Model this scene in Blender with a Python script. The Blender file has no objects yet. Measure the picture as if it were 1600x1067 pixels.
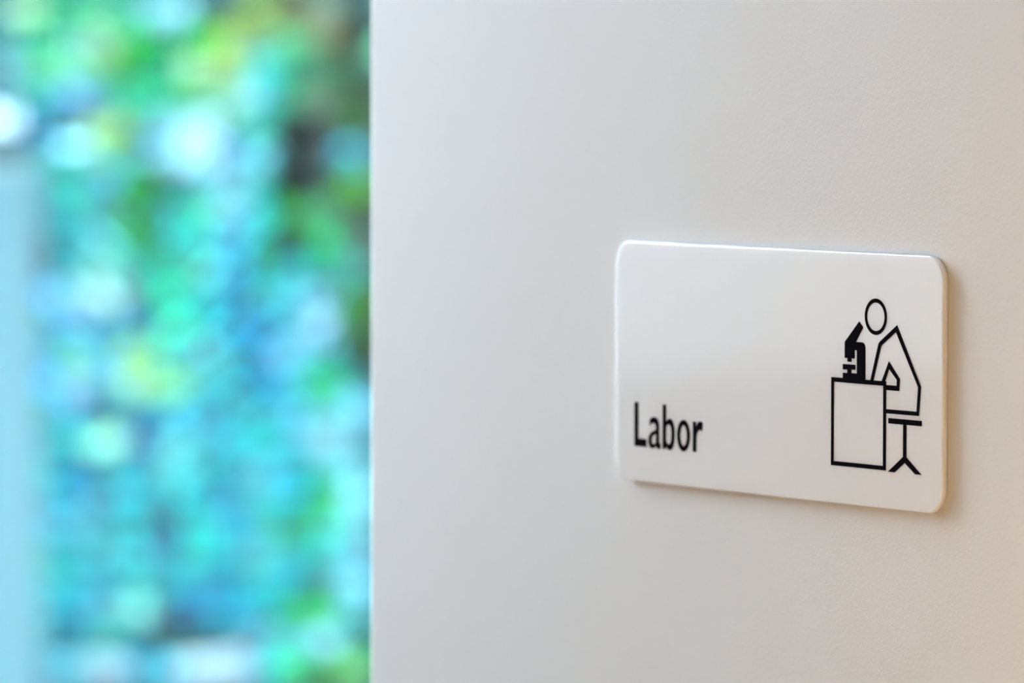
import bpy, bmesh, math, random
from mathutils import Vector, Matrix, geometry

random.seed(7)
scene = bpy.context.scene
COL = scene.collection

# ------------------------------------------------------------------ camera
# World: X runs along the wall (towards the viewer), Y into the wall, Z up.
# The face of the sign lies at y = 0, its lower left corner at (0, 0, ZS).
ZS = 1.45
ALPHA, PITCH, ROLL = math.radians(33.756), math.radians(2.892), math.radians(0.084)
CAM = Vector((1.9501, -1.3550, ZS + 0.17762))
FWD = Vector((-math.cos(ALPHA) * math.cos(PITCH), math.sin(ALPHA) * math.cos(PITCH), -math.sin(PITCH)))
_r = FWD.cross(Vector((0, 0, 1))).normalized()
_u = _r.cross(FWD)
RGT = math.cos(ROLL) * _r + math.sin(ROLL) * _u
UPV = -math.sin(ROLL) * _r + math.cos(ROLL) * _u
FPX = 1600 * 200 / 36.0
cam_data = bpy.data.cameras.new('camera')
cam = bpy.data.objects.new('camera', cam_data)
COL.objects.link(cam)
m = Matrix((RGT, UPV, -FWD)).transposed().to_4x4()
m.translation = CAM
cam.matrix_world = m
cam_data.lens = 200
cam_data.sensor_width = 36
cam_data.sensor_fit = 'HORIZONTAL'
cam_data.clip_start = 0.05
cam_data.clip_end = 300
cam_data.dof.use_dof = True
cam_data.dof.focus_distance = (Vector((0.185, 0, ZS + 0.05)) - CAM).dot(FWD)
cam_data.dof.aperture_fstop = 8.2
scene.camera = cam


def at(px, py, t):
    """point at depth t (metres along the lens axis) behind a spot of the photograph"""
    return CAM + t * (FWD + (px - 800) / FPX * RGT - (py - 533.5) / FPX * UPV)


# ------------------------------------------------------------------ sky and exposure
world = bpy.data.worlds.new('sky')
scene.world = world
world.use_nodes = True
nt = world.node_tree
nt.nodes.clear()
wo = nt.nodes.new('ShaderNodeOutputWorld')
bg = nt.nodes.new('ShaderNodeBackground')
SKY = (0.76, 0.89, 1.0)
SKY_STRENGTH = 11.4
bg.inputs[0].default_value = (*SKY, 1)
bg.inputs[1].default_value = SKY_STRENGTH
nt.links.new(bg.outputs[0], wo.inputs[0])

scene.view_settings.view_transform = 'Standard'
scene.view_settings.look = 'None'
scene.view_settings.exposure = 1.0
scene.view_settings.gamma = 1.0
scene.view_settings.use_curve_mapping = False
scene.cycles.max_bounces = 10
scene.cycles.diffuse_bounces = 6
scene.cycles.transparent_max_bounces = 16
scene.cycles.caustics_reflective = False
scene.cycles.caustics_refractive = False

LAMP_W = 3.5
LAMP_POS = (0.66, -0.50, 0.0)
LAMP_COL = (1.0, 0.63, 0.30)


# ------------------------------------------------------------------ helpers
def lin(c):
    return tuple(((v / 255) / 12.92 if v / 255 <= 0.04045 else ((v / 255 + 0.055) / 1.055) ** 2.4) for v in c)


def mat(name, color, rough=0.5, spec=0.5, bump=None, noise=None, coat=0.0, coat_rough=0.1, sss=0.0, metallic=0.0):
    mt = bpy.data.materials.new(name)
    mt.use_nodes = True
    t = mt.node_tree
    b = t.nodes['Principled BSDF']
    b.inputs['Base Color'].default_value = (*color, 1)
    b.inputs['Roughness'].default_value = rough
    b.inputs['Specular IOR Level'].default_value = spec
    b.inputs['Coat Weight'].default_value = coat
    b.inputs['Coat Roughness'].default_value = coat_rough
    b.inputs['Metallic'].default_value = metallic
    if sss:
        b.inputs['Subsurface Weight'].default_value = sss
        b.inputs['Subsurface Radius'].default_value = (1, 1, 1)
        b.inputs['Subsurface Scale'].default_value = 0.003
    tc = t.nodes.new('ShaderNodeTexCoord')
    if noise:
        n = t.nodes.new('ShaderNodeTexNoise')
        n.inputs['Scale'].default_value = noise[0]
        n.inputs['Detail'].default_value = 4
        t.links.new(tc.outputs['Object'], n.inputs['Vector'])
        mx = t.nodes.new('ShaderNodeMix')
        mx.data_type = 'RGBA'
        mx.inputs[6].default_value = (*[v * (1 - noise[1]) for v in color], 1)
        mx.inputs[7].default_value = (*[min(1, v * (1 + noise[1])) for v in color], 1)
        t.links.new(n.outputs['Fac'], mx.inputs[0])
        t.links.new(mx.outputs[2], b.inputs['Base Color'])
    if bump:
        n = t.nodes.new('ShaderNodeTexNoise')
        n.inputs['Scale'].default_value = bump[0]
        n.inputs['Detail'].default_value = 3
        t.links.new(tc.outputs['Object'], n.inputs['Vector'])
        bp = t.nodes.new('ShaderNodeBump')
        bp.inputs['Strength'].default_value = bump[1]
        bp.inputs['Distance'].default_value = bump[2]
        t.links.new(n.outputs['Fac'], bp.inputs['Height'])
        t.links.new(bp.outputs[0], b.inputs['Normal'])
    return mt


def link(name, me, mt, parent=None):
    o = bpy.data.objects.new(name, me)
    COL.objects.link(o)
    if mt and not me.materials:
        me.materials.append(mt)
    if parent:
        o.parent = parent
    return o


def box_mesh(x0, x1, y0, y1, z0, z1, bevel=0.0, seg=2):
    bm = bmesh.new()
    bmesh.ops.create_cube(bm, size=1)
    for v in bm.verts:
        v.co = Vector((x0 + (v.co.x + .5) * (x1 - x0), y0 + (v.co.y + .5) * (y1 - y0), z0 + (v.co.z + .5) * (z1 - z0)))
    if bevel:
        bmesh.ops.bevel(bm, geom=bm.edges[:], offset=bevel, segments=seg, profile=0.5, affect='EDGES')
    me = bpy.data.meshes.new('box')
    bm.to_mesh(me)
    bm.free()
    return me


def box(name, mt, x0, x1, y0, y1, z0, z1, parent=None, bevel=0.0, structure=False):
    o = link(name, box_mesh(x0, x1, y0, y1, z0, z1, bevel), mt, parent)
    if structure:
        o['kind'] = 'structure'
    return o


def empty(name, loc):
    o = bpy.data.objects.new(name, None)
    COL.objects.link(o)
    o.location = loc
    o.empty_display_size = 0.05
    return o


def tag(o, label, cat, group=None):
    o['label'] = label
    o['category'] = cat
    if group:
        o['group'] = group
    return o


# ------------------------------------------------------------------ the room
M_wall = mat('wall_paint', (0.80, 0.80, 0.80), 0.75, 0.25, bump=(800, 0.22, 0.0005))
M_white = mat('white_paint', (0.78, 0.77, 0.75), 0.7, 0.3)
M_ceil = mat('ceiling_paint', (0.8, 0.79, 0.77), 0.85, 0.2)
M_floor = mat('wooden_floor', (0.40, 0.27, 0.16), 0.5, 0.4, noise=(3.0, 0.12))
M_frame = mat('window_frame_metal', (0.35, 0.36, 0.37), 0.4, 0.5)
M_grey = mat('baseboard_paint', (0.6, 0.59, 0.58), 0.5, 0.4)

WY = 0.0031           # plane of the wall behind the sign
WX = -0.1973          # where the wall ends
GX = -0.78             # plane of the windows
H = 2.7
box('floor', M_floor, GX, 3.2, -3.2, 4.2, -0.1, 0, structure=True)
box('ceiling', M_ceil, GX, 3.2, -3.2, 4.2, H, H + 0.1, structure=True)
box('wall_right', M_wall, WX, 3.2, WY, WY + 0.14, 0, H, bevel=0.003, structure=True)
M_beige = mat('beige_paint', (0.40, 0.31, 0.22), 0.7, 0.3)
box('wall_left', M_beige, GX, 3.2, -3.3, -3.2, 0, H, structure=True)
M_wood = mat('wood_veneer', (0.45, 0.27, 0.13), 0.5, 0.4, noise=(4.0, 0.15))
box('wall_near', M_wood, 3.2, 3.3, -3.2, 4.2, 0, H, structure=True)
box('wall_back', M_white, GX, 3.2, 4.2, 4.3, 0, H, structure=True)
box('baseboard_right', M_grey, WX + 0.001, 3.2, WY - 0.012, WY, 0, 0.08, structure=True)
SILL = 1.405
box('wall_far', M_white, GX - 0.12, GX, -3.2, -1.3, 0, H, structure=True)
box('wall_sill', M_white, GX - 0.12, GX, -1.3, -0.02, 0, SILL, structure=True)

# window glass: clear, slightly reflective
M_glass = bpy.data.materials.new('window_glass')
M_glass.use_nodes = True
t = M_glass.node_tree
t.nodes.clear()
go = t.nodes.new('ShaderNodeOutputMaterial')
gm = t.nodes.new('ShaderNodeMixShader')
gt = t.nodes.new('ShaderNodeBsdfTransparent')
gt.inputs[0].default_value = (0.95, 0.96, 0.97, 1)
gg = t.nodes.new('ShaderNodeBsdfGlossy')
gg.inputs['Roughness'].default_value = 0.02
gf = t.nodes.new('ShaderNodeFresnel')
gf.inputs[0].default_value = 1.35
t.links.new(gf.outputs[0], gm.inputs[0])
t.links.new(gt.outputs[0], gm.inputs[1])
t.links.new(gg.outputs[0], gm.inputs[2])
t.links.new(gm.outputs[0], go.inputs[0])


# frosted glass for a pane added out of view, reflected softly in the sign
M_frost = bpy.data.materials.new('reflection_frost')
M_frost.use_nodes = True
t = M_frost.node_tree
t.nodes.clear()
fo = t.nodes.new('ShaderNodeOutputMaterial')
fm = t.nodes.new('ShaderNodeMixShader')
fm.inputs[0].default_value = 0.6
fd = t.nodes.new('ShaderNodeBsdfDiffuse')
fd.inputs[0].default_value = (0.35, 0.36, 0.37, 1)
ft = t.nodes.new('ShaderNodeBsdfTranslucent')
ft.inputs[0].default_value = (0.60, 0.61, 0.62, 1)
t.links.new(fd.outputs[0], fm.inputs[1])
t.links.new(ft.outputs[0], fm.inputs[2])
t.links.new(fm.outputs[0], fo.inputs[0])


def window(name, y0, y1, z0, z1, pane=None):
    w = empty(name, (GX - 0.06, (y0 + y1) / 2, z0))
    w['kind'] = 'structure'
    inv = Matrix.Translation(-w.location)

    def part(nm, mt, *a):
        me = box_mesh(*a)
        me.transform(inv)
        return link(nm, me, mt, w)
    f = 0.03
    part('window_frame', M_frame, GX - 0.09, GX - 0.03, y0, y1, z0, z0 + f)
    part('window_frame', M_frame, GX - 0.09, GX - 0.03, y0, y1, z1 - f, z1)
    part('window_frame', M_frame, GX - 0.09, GX - 0.03, y0, y0 + f, z0 + f, z1 - f)
    part('window_frame', M_frame, GX - 0.09, GX - 0.03, y1 - f, y1, z0 + f, z1 - f)
    part('glass_pane', pane or M_glass, GX - 0.064, GX - 0.056, y0 + f, y1 - f, z0 + f, z1 - f)
    return w


window('window_1', -0.49, -0.02, SILL, H)
window('reflection_window', -1.3, -0.49, SILL, H, M_frost)  # added unseen pane, gives the sign its bright reflected band and some fill
window('window_2', -0.02, 2.1, 0, H)
window('window_3', 2.1, 4.2, 0, H)

# warm uplighter standing on the floor to the right of the sign, below the picture
M_lamp_ring = mat('lamp_ring_metal', (0.7, 0.7, 0.7), 0.3, 0.5)
M_bulb = bpy.data.materials.new('lamp_diffuser')
M_bulb.use_nodes = True
bb = M_bulb.node_tree.nodes['Principled BSDF']
bb.inputs['Base Color'].default_value = (0.9, 0.85, 0.75, 1)
bb.inputs['Emission Color'].default_value = (*LAMP_COL, 1)
bb.inputs['Emission Strength'].default_value = 4.0


def lathe(prof, n=32):
    vs, fs = [], []
    for r, z in prof:
        for i in range(n):
            a = 2 * math.pi * i / n
            vs.append((r * math.cos(a), r * math.sin(a), z))
    for k in range(len(prof) - 1):
        for i in range(n):
            j = (i + 1) % n
            fs.append((k * n + i, k * n + j, (k + 1) * n + j, (k + 1) * n + i))
    me = bpy.data.meshes.new('lathe')
    me.from_pydata(vs, [], fs)
    for p in me.polygons:
        p.use_smooth = True
    return me


lamp = empty('floor_lamp', LAMP_POS)
tag(lamp, 'warm floor uplighter by the wall to the right of the sign, below the picture', 'lamp')
LH = 1.2
link('base', lathe([(0.0, 0.0), (0.13, 0.0), (0.13, 0.015), (0.02, 0.03), (0.0, 0.03)]), M_lamp_ring, lamp)
link('pole', lathe([(0.011, 0.03), (0.011, LH - 0.1)]), M_lamp_ring, lamp)
link('lamp_shade', lathe([(0.012, LH - 0.1), (0.06, LH - 0.09), (0.095, LH - 0.04), (0.11, LH), (0.106, LH), (0.091, LH - 0.036), (0.06, LH - 0.084), (0.0, LH - 0.092)]), M_lamp_ring, lamp)
bulb = link('bulb', lathe([(0.0, -0.03), (0.02, -0.026), (0.03, -0.01), (0.03, 0.01), (0.02, 0.026), (0.0, 0.03)], 16), M_bulb, lamp)
bulb.location = (0, 0, LH - 0.05)
ld = bpy.data.lights.new('lamp_light', 'POINT')
ld.shadow_soft_size = 0.06
ld.energy = LAMP_W
ld.color = LAMP_COL
lo = bpy.data.objects.new('lamp_light', ld)
COL.objects.link(lo)
lo.parent = lamp
lo.location = (0, 0, LH + 0.05)

# ------------------------------------------------------------------ the sign
sign = empty('wall_sign', (0, 0, ZS))
tag(sign, 'white acrylic room sign reading Labor with microscope pictogram on pale wall', 'sign')
SW, SH, ST, SR = 221.6, 100.0, 2.7, 10.0      # millimetres

M_acryl = mat('white_acrylic', (0.895, 0.89, 0.885), 0.35, 0.5, coat=1.0, coat_rough=0.06, sss=1.0)
M_print = mat('black_print', (0.007, 0.007, 0.011), 0.6, 0.0)
M_pad = mat('adhesive_pad', (0.5, 0.5, 0.5), 0.8, 0.2)


def plate_mesh():
    bm = bmesh.new()
    ci, cd = 0.55, 1.3                                   # profile: (inset, depth from the face) in millimetres
    prof = [(ci * (1 - math.sin(math.radians(a))), cd * (1 - math.cos(math.radians(a)))) for a in (0, 22.5, 45, 67.5, 90)]
    prof += [(0, ST - 0.3), (0.3, ST)]
    rows = []
    for ins, dep in prof:
        row = []
        for cx, cy, a0 in ((SW - SR, SH - SR, 0), (SR, SH - SR, 90), (SR, SR, 180), (SW - SR, SR, 270)):
            for k in range(13):
                a = math.radians(a0 + 90 * k / 12)
                rr = SR - ins
                row.append(bm.verts.new(((cx + rr * math.cos(a)) / 1000, dep / 1000, (cy + rr * math.sin(a)) / 1000)))
        rows.append(row)
    n = len(rows[0])
    for a, b in zip(rows, rows[1:]):
        for i in range(n):
            f = bm.faces.new((a[i], a[(i + 1) % n], b[(i + 1) % n], b[i]))
            f.smooth = True
    bm.faces.new(rows[0])
    bm.faces.new(rows[-1])
    bmesh.ops.recalc_face_normals(bm, faces=bm.faces[:])
    me = bpy.data.meshes.new('sign_plate')
    bm.to_mesh(me)
    bm.free()
    return me


plate = link('sign_plate', plate_mesh(), M_acryl, sign)
for u, v in ((25, 20), (195, 20), (25, 80), (195, 80)):
    box('mounting_pad', M_pad, (u - 10) / 1000, (u + 10) / 1000, ST / 1000, WY, (v - 10) / 1000, (v + 10) / 1000, parent=sign)


def cubic(p0, p1, p2, p3, n=10):
    out = []
    for i in range(1, n + 1):
        s = i / n
        k = 1 - s
        out.append(tuple(k ** 3 * a + 3 * k * k * s * b + 3 * k * s * s * c + s ** 3 * d for a, b, c, d in zip(p0, p1, p2, p3)))
    return out


def path(start, *cmds):
    pts = [start]
    for c in cmds:
        if len(c) == 2:
            pts.append(c)
        else:
            pts += cubic(pts[-1], (c[0], c[1]), (c[2], c[3]), (c[4], c[5]))
    return pts


def ellipse(cx, cy, rx, ry, n=56):
    return [(cx + rx * math.cos(2 * math.pi * i / n), cy + ry * math.sin(2 * math.pi * i / n)) for i in range(n)]


def area(p):
    return sum(a[0] * b[1] - b[0] * a[1] for a, b in zip(p, p[1:] + p[:1]))


def printed(name, loops, parent, proud=0.08):
    """thin printed film: loops[0] outline, the rest holes, in millimetres on the sign"""
    loops = [l if (area(l) > 0) == (k == 0) else l[::-1] for k, l in enumerate(loops)]
    tri = geometry.tessellate_polygon([[Vector((x, y, 0)) for x, y in l] for l in loops])
    flat = [p for l in loops for p in l]
    n = len(flat)
    vs = [(x / 1000, -proud / 1000, y / 1000) for x, y in flat] + [(x / 1000, 0.0, y / 1000) for x, y in flat]
    fs = [tuple(tr) for tr in tri]
    k = 0
    for l in loops:
        for i in range(len(l)):
            a, b = k + i, k + (i + 1) % len(l)
            fs.append((a, b, b + n, a + n))
        k += len(l)
    me = bpy.data.meshes.new(name)
    me.from_pydata(vs, [], fs)
    bm = bmesh.new()
    bm.from_mesh(me)
    bmesh.ops.recalc_face_normals(bm, faces=bm.faces[:])
    bm.to_mesh(me)
    bm.free()
    return link(name, me, M_print, parent)


# lettering
GL = [[(14.5, 33.2), (17.3, 33.2), (17.3, 18.1), (23.3, 18.1), (23.3, 14.9), (14.5, 14.9)]]
GA = [path((25.45, 23.9), (25.5, 26.3), (26.5, 27.3, 27.6, 27.65, 28.6, 27.65), (31.3, 27.65, 32.35, 26.2, 32.35, 23.8),
           (32.35, 18.4), (32.35, 17.2, 32.6, 16.8, 33.4, 16.9), (33.4, 14.9), (32.9, 14.7, 32.4, 14.6, 31.9, 14.6),
           (30.8, 14.6, 30.3, 15.1, 30.1, 15.8), (29.4, 15.0, 28.4, 14.6, 27.4, 14.6), (25.6, 14.6, 24.6, 15.9, 24.6, 17.8),
           (24.6, 20.2, 26.1, 21.3, 29.95, 22.4), (29.95, 23.2), (29.95, 24.6, 29.3, 25.1, 28.2, 25.1), (27.2, 25.1, 26.3, 24.7, 25.45, 23.9))[:-1],
      path((29.95, 20.7), (27.9, 20.0, 27.0, 19.3, 27.0, 17.9), (27.0, 16.9, 27.5, 16.4, 28.2, 16.4), (28.9, 16.4, 29.5, 16.8, 29.95, 17.3))]
GB = [path((34.8, 33.2), (37.3, 33.2), (37.3, 26.2), (38.0, 27.1, 38.9, 27.6, 39.9, 27.6), (42.3, 27.6, 43.45, 25.0, 43.45, 21.3),
           (43.45, 17.4, 42.3, 14.6, 39.9, 14.6), (38.7, 14.6, 37.8, 15.2, 37.2, 16.1), (37.1, 14.9), (34.8, 14.9)),
      path((37.3, 23.6), (37.7, 24.6, 38.3, 25.1, 39.0, 25.1), (40.5, 25.1, 41.05, 23.6, 41.05, 21.2),
           (41.05, 18.6, 40.5, 17.0, 39.1, 17.0), (38.3, 17.0, 37.7, 17.6, 37.3, 18.5))]
GO = [ellipse(49.7, 21.1, 4.65, 6.5), ellipse(49.7, 21.1, 2.25, 4.3)]
GR = [path((56.2, 27.3), (58.5, 27.3), (58.55, 25.0), (59.1, 26.7, 60.1, 27.55, 61.3, 27.55), (62.1, 27.55, 62.7, 27.3, 63.25, 26.9),
           (62.75, 23.6), (62.2, 24.1, 61.7, 24.2, 61.1, 24.1), (59.6, 23.9, 58.75, 22.4, 58.75, 19.8), (58.75, 14.9), (56.2, 14.9))]
for nm, g in (('L', GL), ('a', GA), ('b', GB), ('o', GO), ('r', GR)):
    o = printed('letter', g, sign)
    o['label'] = 'black printed letter ' + nm + ' of the word Labor'

# pictogram: a person at a desk looking into a microscope
o = printed('head_outline', [ellipse(179.1, 75.1, 7.14, 7.14), ellipse(179.1, 75.1, 5.57, 5.57)], sign)
o['label'] = 'black ring for the head of the pictogram person'
mic = [(168.4, 72.9), (171.0, 70.6), (166.4, 64.7), (169.9, 64.7)] + cubic((169.9, 64.7), (171.6, 64.7), (172.45, 63.9), (172.45, 62.2), 8) + \
      [(172.5, 50.1), (157.8, 50.1), (157.8, 52.2), (160.75, 52.2), (160.75, 53.5), (157.8, 53.5), (157.8, 55.65), (166.05, 55.65), (166.05, 53.65),
       (163.55, 53.65), (163.55, 52.3), (166.95, 52.3), (166.95, 61.4), (165.6, 61.4), (165.6, 58.1), (163.55, 58.1), (163.55, 56.7), (160.8, 56.7),
       (160.8, 58.1), (159.0, 58.1), (159.0, 64.4)]
o = printed('microscope_symbol', [mic], sign)
o['label'] = 'solid black microscope symbol on the desk'
o = printed('body_outline', [[(175.75, 50.1), (180.9, 64.7), (181.6, 65.4), (192.75, 72.4), (208.15, 49.0), (206.9, 37.6), (186.0, 37.6), (186.0, 39.25),
                              (205.25, 39.25), (206.2, 48.75), (192.0, 69.6), (182.7, 63.9), (177.8, 50.1)]], sign)
o['label'] = 'black outline of the seated pictogram body'
o = printed('arm_outline', [[(183.05, 50.1), (187.6, 58.1), (194.7, 51.4), (194.3, 46.7), (186.0, 46.7), (186.0, 48.7), (192.6, 48.7), (192.7, 51.0),
                             (190.95, 52.4), (187.8, 55.0), (185.35, 50.1)]], sign)
o['label'] = 'black outline of the bent pictogram arm'
o = printed('desk_outline', [[(150.3, 15.2), (186.0, 15.2), (186.0, 50.1), (150.3, 50.1)], [(152.1, 16.9), (152.1, 48.3), (184.05, 48.3), (184.05, 16.9)]], sign)
o['label'] = 'black rectangular outline of the pictogram desk'
o = printed('stool_symbol', [[(187.4, 35.85), (208.7, 35.85), (208.7, 33.75), (199.03, 33.75), (199.03, 21.15), (208.7, 14.85), (204.55, 14.85), (197.95, 18.9),
                              (191.65, 14.85), (187.3, 14.85), (196.85, 21.15), (196.85, 33.75), (187.4, 33.75)]], sign)
o['label'] = 'black stool symbol with splayed feet'

# ------------------------------------------------------------------ the garden outside
M_ground = mat('garden_soil', (0.035, 0.055, 0.05), 0.9, 0.2, noise=(6, 0.15))
M_gardenwall = mat('garden_wall_paint', (0.008, 0.045, 0.055), 0.9, 0.2, noise=(2.5, 0.25))
box('garden_ground', M_ground, -70, GX - 0.12, -40, 50, -0.5, -0.4, structure=True)

M_leaf = bpy.data.materials.new('leaf')
M_leaf.use_nodes = True
t = M_leaf.node_tree
t.nodes.clear()
lo_ = t.nodes.new('ShaderNodeOutputMaterial')
oi = t.nodes.new('ShaderNodeObjectInfo')
geo = t.nodes.new('ShaderNodeTexCoord')
nz = t.nodes.new('ShaderNodeTexNoise')
nz.inputs['Scale'].default_value = 14
t.links.new(geo.outputs['Object'], nz.inputs['Vector'])
hs = t.nodes.new('ShaderNodeHueSaturation')
mr = t.nodes.new('ShaderNodeMapRange')
mr.inputs['To Min'].default_value = 0.85
mr.inputs['To Max'].default_value = 1.15
t.links.new(nz.outputs['Fac'], mr.inputs['Value'])
t.links.new(mr.outputs[0], hs.inputs['Value'])
t.links.new(oi.outputs['Color'], hs.inputs['Color'])
df = t.nodes.new('ShaderNodeBsdfDiffuse')
tl = t.nodes.new('ShaderNodeBsdfTranslucent')
ms = t.nodes.new('ShaderNodeMixShader')
ms.inputs[0].default_value = 0.4
t.links.new(hs.outputs[0], df.inputs[0])
t.links.new(hs.outputs[0], tl.inputs[0])
t.links.new(df.outputs[0], ms.inputs[1])
t.links.new(tl.outputs[0], ms.inputs[2])
t.links.new(ms.outputs[0], lo_.inputs[0])

M_bark = mat('bark', (0.015, 0.011, 0.008), 0.9, 0.2, noise=(18, 0.3))
M_palebark = mat('pale_bark', (0.006, 0.035, 0.042), 0.9, 0.2, noise=(18, 0.2))


def tube(pts, radii, n=8):
    vs, fs = [], []
    for k, (p, r) in enumerate(zip(pts, radii)):
        d = (pts[min(k + 1, len(pts) - 1)] - pts[max(k - 1, 0)]).normalized()
        a = d.orthogonal().normalized()
        b = d.cross(a)
        for i in range(n):
            an = 2 * math.pi * i / n
            vs.append(p + r * (math.cos(an) * a + math.sin(an) * b))
    for k in range(len(pts) - 1):
        for i in range(n):
            j = (i + 1) % n
            fs.append((k * n + i, k * n + j, (k + 1) * n + j, (k + 1) * n + i))
    fs.append(tuple(range(n))[::-1])
    fs.append(tuple(range((len(pts) - 1) * n, len(pts) * n)))
    return vs, fs


def spray_mesh(rx, rz, n):
    """a spray of pointed, folded leaves filling a small ellipsoid"""
    vs, fs = [], []
    r = (rx * rz) ** .5
    for k in range(n):
        while True:
            p = Vector((random.uniform(-1, 1), random.uniform(-1, 1), random.uniform(-1, 1)))
            if p.length < 1:
                break
        c = Vector((p.x * rx * .8, p.y * max(rx, 0.05) * .8, p.z * rz * .8))
        L = random.uniform(.75, 1.15) * min(rx, rz) * .8
        W = L * .36
        d = Vector((random.gauss(0, 1), random.gauss(0, 1), random.gauss(0, .7) - .4)).normalized()
        s = d.orthogonal().normalized()
        s = (Matrix.Rotation(random.uniform(0, 6.28), 3, d) @ s)
        nn = d.cross(s)
        b = len(vs)
        vs += [c - d * L * .5, c - d * L * .12 + s * W + nn * W * .25, c - d * L * .12, c - d * L * .12 - s * W + nn * W * .25,
               c + d * L * .22 + s * W * .7 + nn * W * .15, c + d * L * .22, c + d * L * .22 - s * W * .7 + nn * W * .15, c + d * L * .55 - nn * W * .3]
        fs += [(b, b + 2, b + 1), (b, b + 3, b + 2), (b + 1, b + 2, b + 5, b + 4), (b + 2, b + 3, b + 6, b + 5), (b + 4, b + 5, b + 7), (b + 5, b + 6, b + 7)]
    me = bpy.data.meshes.new('leaf_spray')
    me.from_pydata(vs, [], fs)
    return me


def plant(name, label, cat, base_px, t, sprays, bark=M_bark, trunk_r=0.02, lean=0.0, back=0.6):
    """sprays: (px, py, rx px, ry px, depth offset, linear leaf colour)"""
    pts = [at(s[0], s[1], t + s[4]) for s in sprays]
    top = max(p.z for p in pts)
    base = at(base_px, 533, t + back)
    base.z = -0.4
    root = empty(name, base)
    tag(root, label, cat, 'blurred garden plants')
    K = [Vector((0, 0, 0)), Vector((lean * .3, 0, .4)), Vector((lean * .7, .02, 1.0)), Vector((lean, 0, max(.5, top + .35)))]
    vs, fs = tube(K, [trunk_r * 1.3, trunk_r * 1.1, trunk_r, trunk_r * .6], 10)
    me = bpy.data.meshes.new('trunk')
    me.from_pydata(vs, [], fs)
    link('trunk', me, bark, root)
    for s, p in zip(sprays, pts):
        q = p - base
        k = s[4]
        rx, rz = s[2] * (t + k) / FPX, s[3] * (t + k) / FPX
        o = link('leaf_spray', spray_mesh(rx, rz, 34), M_leaf, root)
        o.location = q
        o.color = (*s[5], 1)
        zt = max(0.1, q.z - .25 - .3 * abs(q.x + q.y))
        a = Vector((lean * min(1, zt), 0, zt))
        mid = a.lerp(q, .5) + Vector((0, 0, .04))
        vs, fs = tube([a, mid, q], [.004, .003, .0015], 5)
        me = bpy.data.meshes.new('branch')
        me.from_pydata(vs, [], fs)
        link('branch', me, bark, root)
    return root


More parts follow.
